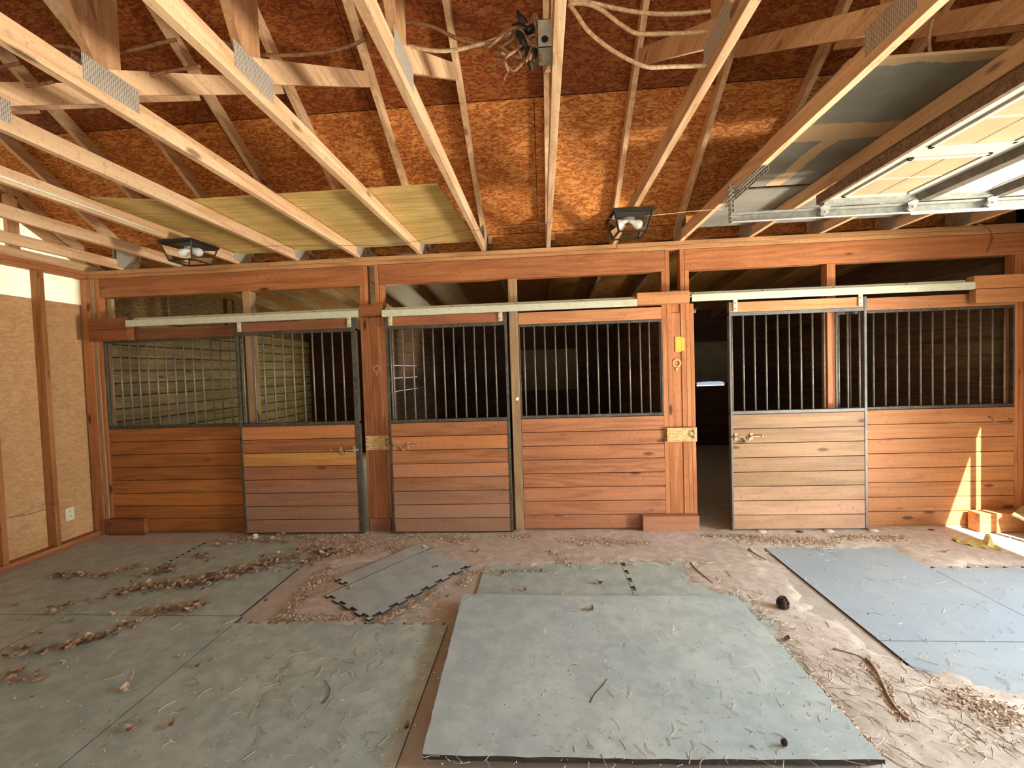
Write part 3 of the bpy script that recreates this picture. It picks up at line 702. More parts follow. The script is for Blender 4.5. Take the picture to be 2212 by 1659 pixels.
q = MB(); q.prism([(GY+.032, 2.447), (GY-.006, 2.440), (GY-.010, 2.446), (GY+.024, 2.453), (GY+.026, 2.492), (GY-.008, 2.500), (GY-.006, 2.506), (GY+.034, 2.499)], x0, 3.95, 'x')
q.build('rail', M_galvb, t, bevel=.001)
q = MB(); q.prism([(GY+.034, 2.44), (GY+.036, 2.44), (GY+.036, 2.545), (GY+.062, 2.545), (GY+.062, 2.548), (GY+.034, 2.548)], 2.35, 3.95, 'x'); q.build('stiffening_angle', M_galvb, t)
pts = [(3.95+.24*math.sin(a), GY, 2.47-.24+.24*math.cos(a)) for a in [i*math.pi/16 for i in range(9)]]
q = MB(); q.tube(pts, .022, 8); q.build('curved_rail', M_galvb, t)
def perforated(m, p0, p1, wd, th, normal, n):
    """flat strap with real holes : ladder of rails and rungs"""
    p0 = Vector(p0); p1 = Vector(p1); d = (p1-p0); L = d.length; d.normalize(); nrm = Vector(normal); s_ = d.cross(nrm).normalized()
    for sg in (-1, 1): m.beam(p0+s_*sg*wd*.36, p1+s_*sg*wd*.36, th, wd*.28, up=s_)
    for i in range(n+1):
        c = p0+d*(L*i/n); m.beam(c-d*.006, c+d*.006, th, wd*.9, up=s_)
q = MB(); perforated(q, (x0+.015, GY+.036, 2.45), (x0+.015, GY+.036, 2.70), .034, .003, (0, 1, 0), 9)
perforated(q, (x0+.0, GY+.02, 2.45), (x0+.0, GY+.02, 2.70), .034, .003, (1, 0, 0), 9)
q.build('perforated_hanger', M_galvb, t)
q = MB(); perforated(q, (1.300, GY-.28, 2.672), (1.300, GY+.30, 2.672), .034, .003, (0, 0, 1), 22); perforated(q, (1.328, GY-.28, 2.655), (1.328, GY+.30, 2.655), .034, .003, (1, 0, 0), 22)
q.build('cross_angle', M_galvb, t)
# vertical jamb track whose shadow splits the sun patch
t = thing('garage_jamb_strip', (4.21, -1.43, 0), 'narrow upright metal strip at the edge of the garage opening', 'metal strip')
q = MB(); q.box(4.185, 4.225, -1.45, -1.41, .0, 2.3); q.build('strip', M_galvb, t)
# ------------------------------------------------------------------ sheets lying on the trusses
n = 24; q = MB(); vs = []; fs = []
def plyz(u, v):     # left end curls up
    return 2.772+.32*max(0, (1-u)-.72)**1.3*(v)+.01*math.sin(u*9)*0
X0, X1, Y0, Y1 = -3.02, -.575, -1.28, .02
for j in range(2):
    for i in range(n+1):
        for k in range(7):
            u = i/n; v = k/6
            vs.append((X0+(X1-X0)*u-(.07*v), Y1+(Y0-Y1)*v-.10*v*(1-u)*0, plyz(u, v)+j*.011))
N = (n+1)*7
for i in range(n):
    for k in range(6):
        a = i*7+k; fs.append((a, a+1, a+8, a+7)); fs.append((N+a, N+a+7, N+a+8, N+a+1))
for i in range(n):
    a = i*7; fs.append((a, a+7, N+a+7, N+a)); a = i*7+6; fs.append((a+7, a, N+a, N+a+7))
for k in range(6):
    a = k; fs.append((a+1, a, N+a, N+a+1)); a = n*7+k; fs.append((a, a+1, N+a+1, N+a))
q.add(vs, fs, .5); tag(q.build('plywood_sheet', M_ply, smooth=False), 'yellowish plywood sheet lying across the trusses over the left stall', 'plywood sheet')
q = MB(); q.box(-2.9, -.63, .02, .05, 2.772, 2.783, .5); 
def drywall():
    t = NT('grey_board_tape'); tc = t.n('ShaderNodeNewGeometry'); sp = t.n('ShaderNodeSeparateXYZ'); t.l(tc.outputs['Position'], sp.inputs[0])
    x, y = sp.outputs[0], sp.outputs[1]
    nz = t.noise(tc.outputs['Position'], 7, 4, .6); wob = t.math('MULTIPLY', t.math('SUBTRACT', nz, .5), .09)
    def band(c, lo, hi):
        cc = t.math('ADD', c, wob); return t.math('MULTIPLY', t.math('GREATER_THAN', cc, lo), t.math('LESS_THAN', cc, hi))
    b = t.math('MAXIMUM', band(y, -1.72, -1.55), t.math('MULTIPLY', band(x, 1.60, 1.69), t.math('GREATER_THAN', y, -1.62)))
    b = t.math('MAXIMUM', b, t.math('LESS_THAN', t.math('ADD', y, wob), -2.17))
    b = t.math('MULTIPLY', b, t.math('LESS_THAN', y, -.9))
    seam = t.math('MULTIPLY', t.math('GREATER_THAN', y, -.615), t.math('LESS_THAN', y, -.60))
    n2 = t.noise(tc.outputs['Position'], 3, 4, .6)
    g = t.mix(t.ramp(n2, [(.35, 0.), (.7, 1.)]), hx(112, 112, 102), hx(140, 138, 126))
    c = t.mix(b, g, hx(188, 162, 122)); c = t.mix(seam, c, hx(150, 110, 70))
    t.l(c, t.b.inputs['Base Color']); t.b.inputs['Roughness'].default_value = .8; return t.m
M_dry = drywall()
q = MB(); q.box(1.30, 4.1, -2.22, -.93, 2.768, 2.781); tag(q.build('grey_board', M_dry, bevel=.002), 'large grey board with tan joint bands lying on the trusses above the garage door', 'board')
q = MB(); q.box(1.30, 4.1, -.87, -.06, 2.768, 2.781); tag(q.build('grey_board', M_dry, bevel=.002), 'narrower grey board on the trusses nearest the header, past a dark gap', 'board')
# ------------------------------------------------------------------ lanterns
def lantern(name, label, loc, rot, s=1.0, lab2=None):
    t = thing('ceiling_lantern', (0, 0, 0), label, 'ceiling lamp', 'ceiling lanterns')
    a, b, H = .148, .100, .155
    q = MB(); q.box(-a, a, -a, a, -.022, 0); q.box(-a+.012, a-.012, -a+.012, a-.012, -.034, -.02); q.build('top_plate', M_black, t, bevel=.003)
    q = MB(); at_ = a-.012
    cs = [(-1, -1), (1, -1), (1, 1), (-1, 1)]
    for sx, sy in cs: q.beam((sx*at_, sy*at_, -.02), (sx*b, sy*b, -H), .011, .011)
    for i in range(4):
        p, r = cs[i], cs[(i+1) % 4]; q.beam((p[0]*b, p[1]*b, -H), (r[0]*b, r[1]*b, -H), .011, .011)
    q.build('cage', M_black, t)
    q = MB(); ai = at_-.003; bi = b-.003
    for i in range(4):
        p, r = cs[i], cs[(i+1) % 4]
        q.add([(p[0]*ai, p[1]*ai, -.03), (r[0]*ai, r[1]*ai, -.03), (r[0]*bi, r[1]*bi, -H+.004), (p[0]*bi, p[1]*bi, -H+.004)], [(0, 1, 2, 3)])
    q.build('glass', M_glass, t)
    q = MB(); q.tube([(0, 0, -.03), (0, 0, -.05)], .05, 20); q.build('reflector', M_galvb, t)
    for sg in (-1, 1):
        prof = [(.012, .012), (.03, .013), (.04, .015), (.055, .022), (.07, .028), (.085, .030), (.098, .027), (.107, .018), (.111, .004)]
        d = Vector((sg*.93, .1*sg, -.36)).normalized()
        q = MB(); q.tube([Vector((sg*.0, 0, -.045))+d*p for p, r in prof], [r*1.2 for p, r in prof], 16); q.build('bulb', M_white, t, smooth=True)
        q = MB(); q.tube([Vector((0, 0, -.045))+d*.0, Vector((0, 0, -.045))+d*.03], .014, 12); q.build('socket', M_brass, t)
    t.location = loc; t.rotation_euler = (0, 0, rot); t.scale = (s, s, s)
    return t
def glass():
    t = NT('lantern_glass'); t.b.inputs['Transmission Weight'].default_value = 1; t.b.inputs['Roughness'].default_value = .03; t.b.inputs['IOR'].default_value = 1.1
    t.b.inputs['Base Color'].default_value = (.95, .95, .93, 1); return t.m
M_glass = glass()
zl = 2.672
pl = at(410, 540, Z=2.62); lantern('l', 'black cage lantern with two white bulbs under the truss with the white cable', (pl[0], pl[1], zl), math.radians(-2))
pr = at(1358, 478, Z=2.62); lantern('r', 'black glass lantern with two white bulbs under the truss near the right of centre', (pr[0], pr[1], zl), math.radians(4))
# ------------------------------------------------------------------ cables
def smooth_path(P, n=6):
    P = [Vector(p) for p in P]; out = []
    for i in range(len(P)-1):
        p0 = P[max(i-1, 0)]; p1 = P[i]; p2 = P[i+1]; p3 = P[min(i+2, len(P)-1)]
        for k in range(n):
            t = k/n; out.append(.5*((2*p1)+(-p0+p2)*t+(2*p0-5*p1+4*p2-p3)*t*t+(-p0+3*p1-3*p2+p3)*t**3))
    out.append(P[-1]); return out
def cable(px_, y0, y1, label, mat=M_cabled, r=.0075, cat='cable'):
    """sagging run between trusses, measured on the upright plane at depth y0..y1"""
    n_ = len(px_)-1
    P = [at(u, v, Y=y0+(y1-y0)*i/n_) for i, (u, v) in enumerate(px_)]
    q = MB(); q.tube(smooth_path(P), r, 7); return tag(q.build('electrical_cable', mat, smooth=True), label, cat, 'electrical cables')
YC = -2.35
cable([(118, 98), (150, 103), (190, 112), (250, 114), (310, 103), (360, 90), (380, 86)], YC, YC, 'dusty cable sagging above the metal plate at the top left')
cable([(195, 148), (215, 156), (250, 170), (290, 175), (340, 160), (390, 150), (432, 143)], YC+.1, YC+.1, 'dusty cable looping in front of the leftmost metal plate')
cable([(-30, 150), (0, 145), (45, 137)], YC, YC, 'short length of cable at the left edge, upper of two')
cable([(-30, 196), (0, 190), (60, 186), (115, 177)], YC+.1, YC+.1, 'short length of cable at the left edge, lower of two')
cable([(482, 92), (520, 106), (560, 118), (620, 119), (690, 115), (745, 104), (790, 84)], YC, YC, 'dusty cable sagging behind the second metal plate from the left')
cable([(848, 55), (880, 49), (905, 51), (940, 60), (980, 80), (1020, 93), (1060, 90), (1118, 74)], YC, YC, 'upper cable running to the junction box')
cable([(862, 92), (900, 103), (945, 110), (990, 107), (1040, 95), (1080, 82), (1120, 64)], YC, YC, 'lower cable running to the junction box, crossing the upper one', M_cable)
cable([(1228, 4), (1270, 5), (1340, 20), (1400, 29), (1470, 30), (1530, 24), (1575, 13)], YC, YC, 'topmost of three cables right of the junction box', M_cable, .008)
cable([(1230, 8), (1265, 8), (1300, 22), (1340, 52), (1375, 72), (1430, 73), (1510, 70), (1545, 62), (1572, 46)], YC, YC, 'middle one of three cables right of the junction box', M_cable, .008)
cable([(1230, 10), (1245, 30), (1270, 66), (1310, 100), (1360, 130), (1400, 145), (1450, 144), (1527, 142)], YC, YC, 'lowest of three cables right of the junction box, sagging deepest', M_cable, .008)
cable([(2016, 40), (2008, 70), (2008, 105), (2016, 130), (2035, 152), (2060, 162), (2080, 165)], -2.0, -1.8, 'loose cable end hanging beside the grey board', M_cable, .007)
cable([(2110, 483), (2125, 487), (2140, 500), (2145, 515), (2138, 535), (2133, 545)], -.012, -.012, 'short wire dangling over the right end of the header', M_cabled, .004)
cable([(545, 532), (700, 530), (850, 528), (1010, 500), (1200, 480), (1320, 472)], -.55, -.85, 'thin wire stretched across the trusses to the right lantern', M_cabled, .0022)
cable([(1393, 467), (1500, 456), (1560, 452)], -.85, -.80, 'thin wire leaving the right lantern to the right', M_cable, .0022)
cable([(20, 1118), (50, 1114), (85, 1104), (110, 1094), (125, 1088)], -.72, -.42, 'thin brown wire along the left wall above the floor', M_cabled, .003)
xk = -.50+.6096*-4
q = MB(); q.tube([(xk+.009, -.95, 2.700), (xk+.009, -2.6, 2.702), (xk+.009, -4.6, 2.70)], .009, 8); tag(q.build('electrical_cable', M_cablew, smooth=True), 'straight white cable stapled along the side of a truss, ending at the left lantern', 'cable', 'electrical cables')
# junction box on truss k=1 with a clump of old wires
pj = at(1190, 92, X=.07)
t = thing('junction_box', (pj[0], pj[1], pj[2]), 'open metal junction box with a wire tangle on the side of the central truss', 'junction box')
y_, z_ = pj[1], pj[2]; bx = .072
q = MB(); a = .05
q.box(bx-.052, bx-.0500, y_-a, y_+a, z_-a, z_+a); q.box(bx-.052, bx-.002, y_-a, y_-a+.002, z_-a, z_+a); q.box(bx-.052, bx-.002, y_+a-.002, y_+a, z_-a, z_+a)
q.box(bx-.052, bx-.002, y_-a, y_+a, z_-a, z_-a+.002); q.box(bx-.052, bx-.002, y_-a, y_+a, z_+a-.002, z_+a); q.build('box', M_galv, t)
q = MB(); q.tube([(bx-.026, y_-a-.001, z_-.022), (bx-.026, y_-a+.001, z_-.022)], .013, 14); q.build('knockout', M_dark, t)
rnd = random.Random(3)
q = MB(); c0 = at(1150, 85, Y=y_)
for i in range(16):
    p = Vector((bx-.05, y_, z_+rnd.uniform(-.03, .04))); P = [p]
    for k in range(5):
        p = p+Vector((rnd.uniform(-.055, .01), rnd.uniform(-.02, .02), rnd.uniform(-.045, .04))); P.append(p)
    q.tube(smooth_path(P, 4), rnd.choice((.003, .005, .006)), 6)
q.build('wire_tangle', M_cabled, t, smooth=True)
q = MB()
for i in range(7):
    p = Vector((bx-.09+rnd.uniform(-.06, .03), y_-.01+rnd.uniform(-.02, .02), z_+rnd.uniform(-.07, .07))); e = Vector((rnd.uniform(-.04, .04), 0, rnd.uniform(-.05, .05)))
    q.tube([p-e, p-e*.4, p+e*.4, p+e], [.003, .016, .013, .002], 7)
P = [at(u, v, Y=y_) for u, v in ((1150, 72), (1138, 55), (1133, 45), (1122, 36), (1118, 22))]; q.tube(P, [.004, .005, .011, .012, .003], 7)
q.build('tape_lump', M_black, t, smooth=True)
# outlet
po = at(150, 1110, X=XL+.004)
t = thing('wall_outlet', (XL, po[1], po[2]-.06), 'cream electrical outlet plate on the left wall near the corner', 'outlet')
q = MB(); q.box(XL+.001, XL+.012, po[1]-.04, po[1]+.04, po[2]-.062, po[2]+.062); q.build('cover_plate', M_wplast, t, bevel=.003)
for dz in (-.026, .026):
    q = MB(); q.box(XL+.012, XL+.015, po[1]-.017, po[1]+.017, po[2]+dz-.014, po[2]+dz+.014); o = q.build('socket', M_wplast, t, bevel=.002)
    q = MB(); q.box(XL+.0148, XL+.0155, po[1]-.008, po[1]-.005, po[2]+dz-.006, po[2]+dz+.006); q.box(XL+.0148, XL+.0155, po[1]+.005, po[1]+.008, po[2]+dz-.006, po[2]+dz+.006); q.build('slot', M_dark, o)
# ------------------------------------------------------------------ rubber mats
def jig_edge(p, q_, out, tabs, depth=.028, amp=1):
    """points from p to q_ with dovetail tabs"""
    p = Vector(p); q_ = Vector(q_); d = q_-p; L = d.length; d.normalize(); nrm = Vector((d.y, -d.x))*out
    n_ = max(2, int(L/.115)); st = L/n_; P = []
    for i in range(n_):
        a = p+d*st*i
        P.append(a)
        if tabs: P += [a+d*st*.30, a+d*st*.22+nrm*depth, a+d*st*.78+nrm*depth, a+d*st*.70]
    return P
def mat(corners, label, tabs=(0, 0, 0, 0), mat_=None, z0=.0, th=.012, lift=None):
    P = []
    for i in range(4): P += jig_edge(corners[i], corners[(i+1) % 4], tabs[i] or 1, tabs[i] != 0)
    m_ = MB(); zz0 = z0+.0006
    m_.prism([(p.x, p.y) for p in P], zz0, z0+th, 'z')
    o = m_.build('rubber_mat', mat_ or M_mat); dark_sides(o)
    return tag(o, label, 'rubber mat', 'interlocking stable mats')
M_rub = plain('black_rubber', hx(52, 46, 42), .8, 0, .3, 60, hx(110, 100, 90))
def dark_sides(o):
    o.data.materials.append(M_rub)
    for pl in o.data.polygons:
        if abs(pl.normal.z) < .5: pl.material_index = 1
def rect(x0, x1, y0, y1): return [(x0, y0), (x1, y0), (x1, y1), (x0, y1)]
G = .004
mat(rect(-4.42, -3.20-G, -1.50+G, -.28), 'grey mat in the far left corner under scattered leaves', (0, -1, 0, 0))
mat(rect(-3.20, -2.0-G, -1.50+G, -.25), 'grey mat before the left stall panel and door, left of the wood chips', (0, 0, 0, 1))
mat(rect(-4.42, -3.20-G, -2.72+G, -1.50), 'grey mat at the left edge of the floor')
mat(rect(-3.20, -1.98-G, -2.72+G, -1.50), 'grey mat with the long leaf trail, left foreground', (0, 0, 0, 0))
mat(rect(-3.20, -1.98-G, -3.94+G, -2.72), 'foreground mat at the bottom left corner')
mat(rect(-1.98, -.62, -2.80+G, -1.58), 'broad grey mat left of the thick raised mat', (0, 0, 1, 0))
mat(rect(-1.98, -.62, -4.02+G, -2.80), 'grey mat at the bottom edge left of the raised mat')
mat(rect(-.50, .565-G, -1.94, -.72), 'grey mat behind the raised mat, left half', (0, 0, -1, 0))
mat(rect(.565, 1.50, -1.94, -.70), 'grey mat behind the raised mat, right half', (0, 0, 0, -1))
mat(rect(1.78, 2.76-G, -1.70+G, -.46), 'bluish mat nearest the right stall door', (0, 0, 0, 0), M_mat2)
mat(rect(2.76, 3.98, -2.06+G, -.83), 'bluish mat at the right edge with a toothed rear edge', (0, 0, 1, 0), M_mat2)
mat(rect(1.78, 2.76-G, -2.30, -1.70), 'bluish mat at the lower right between the twigs and the edge', (0, 0, 0, 0), M_mat2)
# turned pair
A = [(-1.12, -1.56), (-.62, -.83), (-.95, -.55), (-1.50, -1.20)]
a0 = Vector((-1.12, -1.56)); e1 = Vector((.56, .828)).normalized(); e2 = Vector((-e1.y, e1.x))
def dq(u0, u1, v0, v1): return [tuple(a0+e1*u+e2*v) for u, v in ((u0, v0), (u1, v0), (u1, v1), (u0, v1))]
mat(dq(0, .92, 0, .52), 'turned mat with a toothed left end, among the wood chips', (-1, 0, 0, -1), M_mat3, z0=.013, th=.014)
mat(dq(.17, 1.0, .527, .69), 'narrow turned mat strip left of the larger turned mat', (0, 0, 0, -1), M_mat3, z0=.013, th=.014)
# thick mat with lifted left edge
q = MB(); c = [at(1000, 1298, Z=.03), at(1590, 1288, Z=.03), at(1912, 1643, Z=.03), at(912, 1656, Z=.03)]
nx, ny = 30, 40; vs = []; fs = []
def bl(u, v):
    p = c[0]*(1-u)*(1-v)+c[1]*u*(1-v)+c[2]*u*v+c[3]*(1-u)*v
    ed = random.uniform(-.003, .003) if u in (0, 1) or v in (0, 1) else 0
    return p.x+ed, p.y+ed, .042*(1-u)**1.5
for j in range(2):
    for i in range(nx+1):
        for k in range(ny+1):
            x, y, z = bl(i/nx, k/ny); vs.append((x, y, z+.0135+j*.021))
N = (nx+1)*(ny+1); W_ = ny+1
for i in range(nx):
    for k in range(ny):
        a = i*W_+k; fs.append((a, a+1, a+W_+1, a+W_)); fs.append((N+a, N+a+W_, N+a+W_+1, N+a+1))
for i in range(nx):
    a = i*W_; fs.append((a, a+W_, N+a+W_, N+a)); a = i*W_+ny; fs.append((a+W_, a, N+a, N+a+W_))
for k in range(ny):
    a = k; fs.append((a+1, a, N+a, N+a+1)); a = nx*W_+k; fs.append((a, a+1, N+a+1, N+a))
q.add(vs, fs, .5); bigmat = q.build('rubber_mat', M_mat3); dark_sides(bigmat); tag(bigmat, 'thick raised mat in the foreground centre with a dark lifted left edge', 'rubber mat', 'interlocking stable mats')
# ------------------------------------------------------------------ dirt drifts
def vnoise(X, Y, sc, seed):
    r = np.random.RandomState(seed); G_ = r.rand(64, 64); x = X*sc+100.3; y = Y*sc+100.7
    xi = np.floor(x).astype(int); yi = np.floor(y).astype(int); fx = x-xi; fy = y-yi; fx = fx*fx*(3-2*fx); fy = fy*fy*(3-2*fy)
    g = lambda a, b: G_[a % 64, b % 64]
    return (g(xi, yi)*(1-fx)+g(xi+1, yi)*fx)*(1-fy)+(g(xi, yi+1)*(1-fx)+g(xi+1, yi+1)*fx)*fy
def dirt(px_, label, step=.025, soft=.10, top=.017, base=.004):
    P = np.array([at(u, v, Z=.01)[:2] for u, v in px_])
    x0, y0 = P.min(0)-.15; x1, y1 = P.max(0)+.15; y1 = min(y1, -.004)
    xs_ = np.arange(x0, x1+step, step); ys_ = np.linspace(y0, y1, max(3, int((y1-y0)/step)))
    X, Y = np.meshgrid(xs_, ys_, indexing='ij'); ins = np.zeros(X.shape, bool); dist = np.full(X.shape, 9.)
    for i in range(len(P)):
        a, b = P[i], P[(i+1) % len(P)]
        c = ((a[1] > Y) != (b[1] > Y)) & (X < (b[0]-a[0])*(Y-a[1])/((b[1]-a[1]) if b[1] != a[1] else 1e-9)+a[0]); ins ^= c
        t_ = np.clip(((X-a[0])*(b[0]-a[0])+(Y-a[1])*(b[1]-a[1]))/((b-a)@(b-a)), 0, 1)
        dist = np.minimum(dist, np.hypot(X-a[0]-t_*(b[0]-a[0]), Y-a[1]-t_*(b[1]-a[1])))
    sd = np.where(ins, dist, -dist)
    nz = (vnoise(X, Y, 5, 1)-.5)*.16+(vnoise(X, Y, 14, 2)-.5)*.09+(vnoise(X, Y, 36, 3)-.5)*.035
    h = base+(top-base)*np.clip((sd+nz+soft*.5)/soft, 0, 1)+(vnoise(X, Y, 30, 5)-.5)*.0025
    h = np.where(sd+nz < -soft*.5, -.004, h)
    q = MB(); nx_, ny_ = X.shape
    q.add([(float(X[i, j]), float(Y[i, j]), float(h[i, j])) for i in range(nx_) for j in range(ny_)],
          [(i*ny_+j, (i+1)*ny_+j, (i+1)*ny_+j+1, i*ny_+j+1) for i in range(nx_-1) for j in range(ny_-1) if max(h[i, j], h[i+1, j], h[i, j+1], h[i+1, j+1]) > -.003], .5)
    return tag(q.build('dirt', M_dirt, smooth=True), label, 'dirt', kind='stuff')
M_dirt = ground_mat('pinkish_dirt', hx(210, 200, 190), hx(172, 158, 144), hx(216, 208, 198), .6, 1.6)
dirt([(1470, 1212), (1600, 1190), (1670, 1235), (1760, 1320), (1890, 1405), (2030, 1462), (2260, 1500), (2260, 1720), (1940, 1720), (1760, 1480), (1600, 1296), (1500, 1262)], 'pinkish dirt between the raised mat and the bluish mats')
dirt([(640, 1150), (1120, 1146), (1500, 1142), (2040, 1138), (2250, 1180), (2250, 1222), (2010, 1222), (1930, 1180), (1640, 1184), (1600, 1210), (1180, 1216), (960, 1222), (880, 1190), (760, 1215), (690, 1235), (650, 1180)], 'dusty dirt along the foot of the stall doors')
dirt([(760, 1235), (700, 1262), (620, 1340), (770, 1346), (735, 1300)], 'triangle of dirt left of the turned mats', top=.014)
# ------------------------------------------------------------------ debris
rnd = random.Random(11)
def leaf_geo(m_, p, s_, rz_, curl, var=None, flat=False):
    n_ = 6; L = []; R = []; Mid = []
    ca, sa = math.cos(rz_), math.sin(rz_); tilt = rnd.uniform(-.25, .25)
    for i in range(n_+1):
        t_ = i/n_; w_ = math.sin(math.pi*min(1, t_*.96+.02))**.8*.36*s_
        x = (t_-.5)*s_; zc_ = curl*s_*((t_-.5)**2)*2.2
        for arr, yy, dz in ((L, w_, curl*w_*.8), (Mid, 0, 0), (R, -w_, curl*w_*.6)):
            arr.append((p[0]+x*ca-yy*sa, p[1]+x*sa+yy*ca, p[2]+.002+zc_+abs(dz)+tilt*x*.5+abs(tilt)*s_*.25))
    vs = L+Mid+R; k = n_+1; fs = []
    for i in range(n_):
        fs.append((i, i+1, k+i+1, k+i)); fs.append((k+i, k+i+1, 2*k+i+1, 2*k+i))
    m_.add(vs, fs, rnd.random() if var is None else var)
MZ = .0145
def scatter_line(m_, fn, px_, n_, jit, *a):
    for _ in range(n_):
        i = rnd.randrange(len(px_)-1); t_ = rnd.random()
        u = px_[i][0]*(1-t_)+px_[i+1][0]*t_+rnd.gauss(0, jit); v = px_[i][1]*(1-t_)+px_[i+1][1]*t_+rnd.gauss(0, jit*.5)
        if v < 1156: v = 1156+rnd.random()*5
        fn(m_, at(u, v, Z=MZ), *a)
def f_leaf(m_, p, s0=.035, s1=.075):
    leaf_geo(m_, (p.x, p.y, MZ+rnd.random()*.012), rnd.uniform(s0, s1), rnd.uniform(0, 6.3), rnd.uniform(.15, .9))
def f_chip(m_, p, s0=.008, s1=.020):
    s_ = rnd.uniform(s0, s1); r_ = rnd.uniform(0, 6.3); w_ = s_*rnd.uniform(.3, .6); ca, sa = math.cos(r_), math.sin(r_); z0 = p.z+rnd.uniform(.0, .006)
    pts = []
    for x, y, z in ((-s_, -w_, 0), (s_, -w_, rnd.uniform(0, .006)), (s_, w_, rnd.uniform(0, .008)), (-s_, w_, rnd.uniform(0, .006)), (0, 0, .006)):
        pts.append((p.x+(x*ca-y*sa)*.5, p.y+(x*sa+y*ca)*.5, z0+z))
    m_.add(pts, [(0, 1, 4), (1, 2, 4), (2, 3, 4), (3, 0, 4), (3, 2, 1, 0)], rnd.random())
def f_straw(m_, p, s0=.03, s1=.11, ang=None, r=.0012):
    s_ = rnd.uniform(s0, s1); a = rnd.uniform(0, 6.3) if ang is None else ang+rnd.gauss(0, .5); b = a+rnd.gauss(0, .5)
    p0 = Vector((p.x, p.y, p.z+.002)); p1 = p0+Vector((math.cos(a), math.sin(a), rnd.uniform(0, .08)))*s_*.5; p2 = p1+Vector((math.cos(b), math.sin(b), 0))*s_*.5; p2.z = p0.z
    m_.tube([p0, p1, p2], r, 4)
m = MB()
for px_, n_, j_ in (([(262, 1282), (330, 1270), (385, 1266)], 70, 6), ([(395, 1268), (470, 1250), (560, 1225), (622, 1200)], 190, 9), ([(318, 1326), (380, 1318), (438, 1308)], 50, 6),
                    ([(127, 1414), (200, 1382), (308, 1346)], 60, 5), ([(0, 1415), (70, 1412)], 26, 12), ([(0, 1485), (70, 1468)], 26, 12), ([(335, 1240), (395, 1230)], 30, 6),
                    ([(110, 1247), (220, 1247), (308, 1222)], 60, 4), ([(84, 1327), (150, 1310)], 16, 8), ([(420, 1210), (460, 1205)], 18, 6), ([(640, 1196), (700, 1190), (740, 1200)], 60, 9),
                    ([(500, 1165), (620, 1168)], 30, 6), ([(640, 1230), (700, 1205)], 30, 8)):
    scatter_line(m, f_leaf, px_, int(n_*.62), j_*1.35, .028, .065); scatter_line(m, f_leaf, px_, int(n_*.14), j_*3.5, .02, .05)
tag(m.build('leaf_litter', M_leaf), 'drifts of dry brown leaves trailing across the left mats', 'leaf litter', kind='stuff')
m = MB()
for px_, n_, j_ in (([(650, 1168), (740, 1170), (790, 1165)], 900, 14), ([(690, 1200), (760, 1188), (800, 1180)], 700, 10), ([(830, 1180), (900, 1195), (950, 1215)], 1100, 13), ([(860, 1165), (960, 1162), (1010, 1168)], 800, 9),
                    ([(720, 1225), (690, 1250), (650, 1290), (610, 1335)], 500, 9), ([(610, 1338), (700, 1335), (760, 1335)], 350, 6), ([(1095, 1152), (1140, 1158)], 400, 8),
                    ([(820, 1345), (880, 1315), (960, 1270)], 350, 4), ([(1000, 1262), (1020, 1240)], 100, 5), ([(940, 1236), (1180, 1234)], 160, 4), ([(1220, 1168), (1400, 1175)], 500, 10), ([(1190, 1190), (1240, 1225)], 120, 8),
                    ([(1590, 1160), (1700, 1170), (1800, 1172)], 900, 10), ([(1520, 1150), (1620, 1155)], 500, 6), ([(1800, 1160), (1960, 1165)], 500, 8), ([(480, 1168), (560, 1170)], 260, 8),
                    ([(1590, 1300), (1680, 1400), (1780, 1500), (1900, 1640)], 700, 5), ([(1870, 1430), (1960, 1560)], 160, 8), ([(2060, 1500), (2200, 1560)], 300, 25)):
    scatter_line(m, f_chip, px_, n_, j_)
for _ in range(1500):
    u = rnd.uniform(0, 2212); v = rnd.uniform(1160, 1659); f_chip(m, at(u, v, Z=MZ if not (905 < u < 1900 and v > 1300) else +.068-.036*min(1, max(0, (u-920)/900))), .003, .0075 if v > 1400 else .010)
tag(m.build('wood_chips', M_chip), 'pale wood shavings and crumbs strewn over the floor', 'wood chips', kind='stuff')
m = MB()
for px_, n_, j_ in (([(1480, 1215), (1560, 1260), (1640, 1300)], 90, 22), ([(1600, 1290), (1700, 1380), (1800, 1480), (1930, 1640)], 200, 28), ([(1700, 1360), (1850, 1440), (2000, 1540), (2150, 1640)], 260, 50),
                    ([(1950, 1480), (2100, 1540), (2200, 1600)], 160, 30), ([(1560, 1160), (1800, 1180)], 120, 18), ([(1300, 1215), (1600, 1218)], 60, 6), ([(850, 1350), (960, 1300)], 40, 20), ([(500, 1500), (800, 1420)], 40, 60)):
    scatter_line(m, f_straw, px_, n_, j_, .025, .10, None, .0013)
for _ in range(420):
    u = rnd.uniform(200, 2212); v = rnd.uniform(1180, 1659); f_straw(m, at(u, v, Z=MZ if not (905 < u < 1900 and v > 1300) else +.068-.036*min(1, max(0, (u-920)/900))), .02, .09)
tag(m.build('straw_litter', M_straw), 'bits of straw, pine needles and fine twigs strewn over the right of the floor', 'straw', kind='stuff')
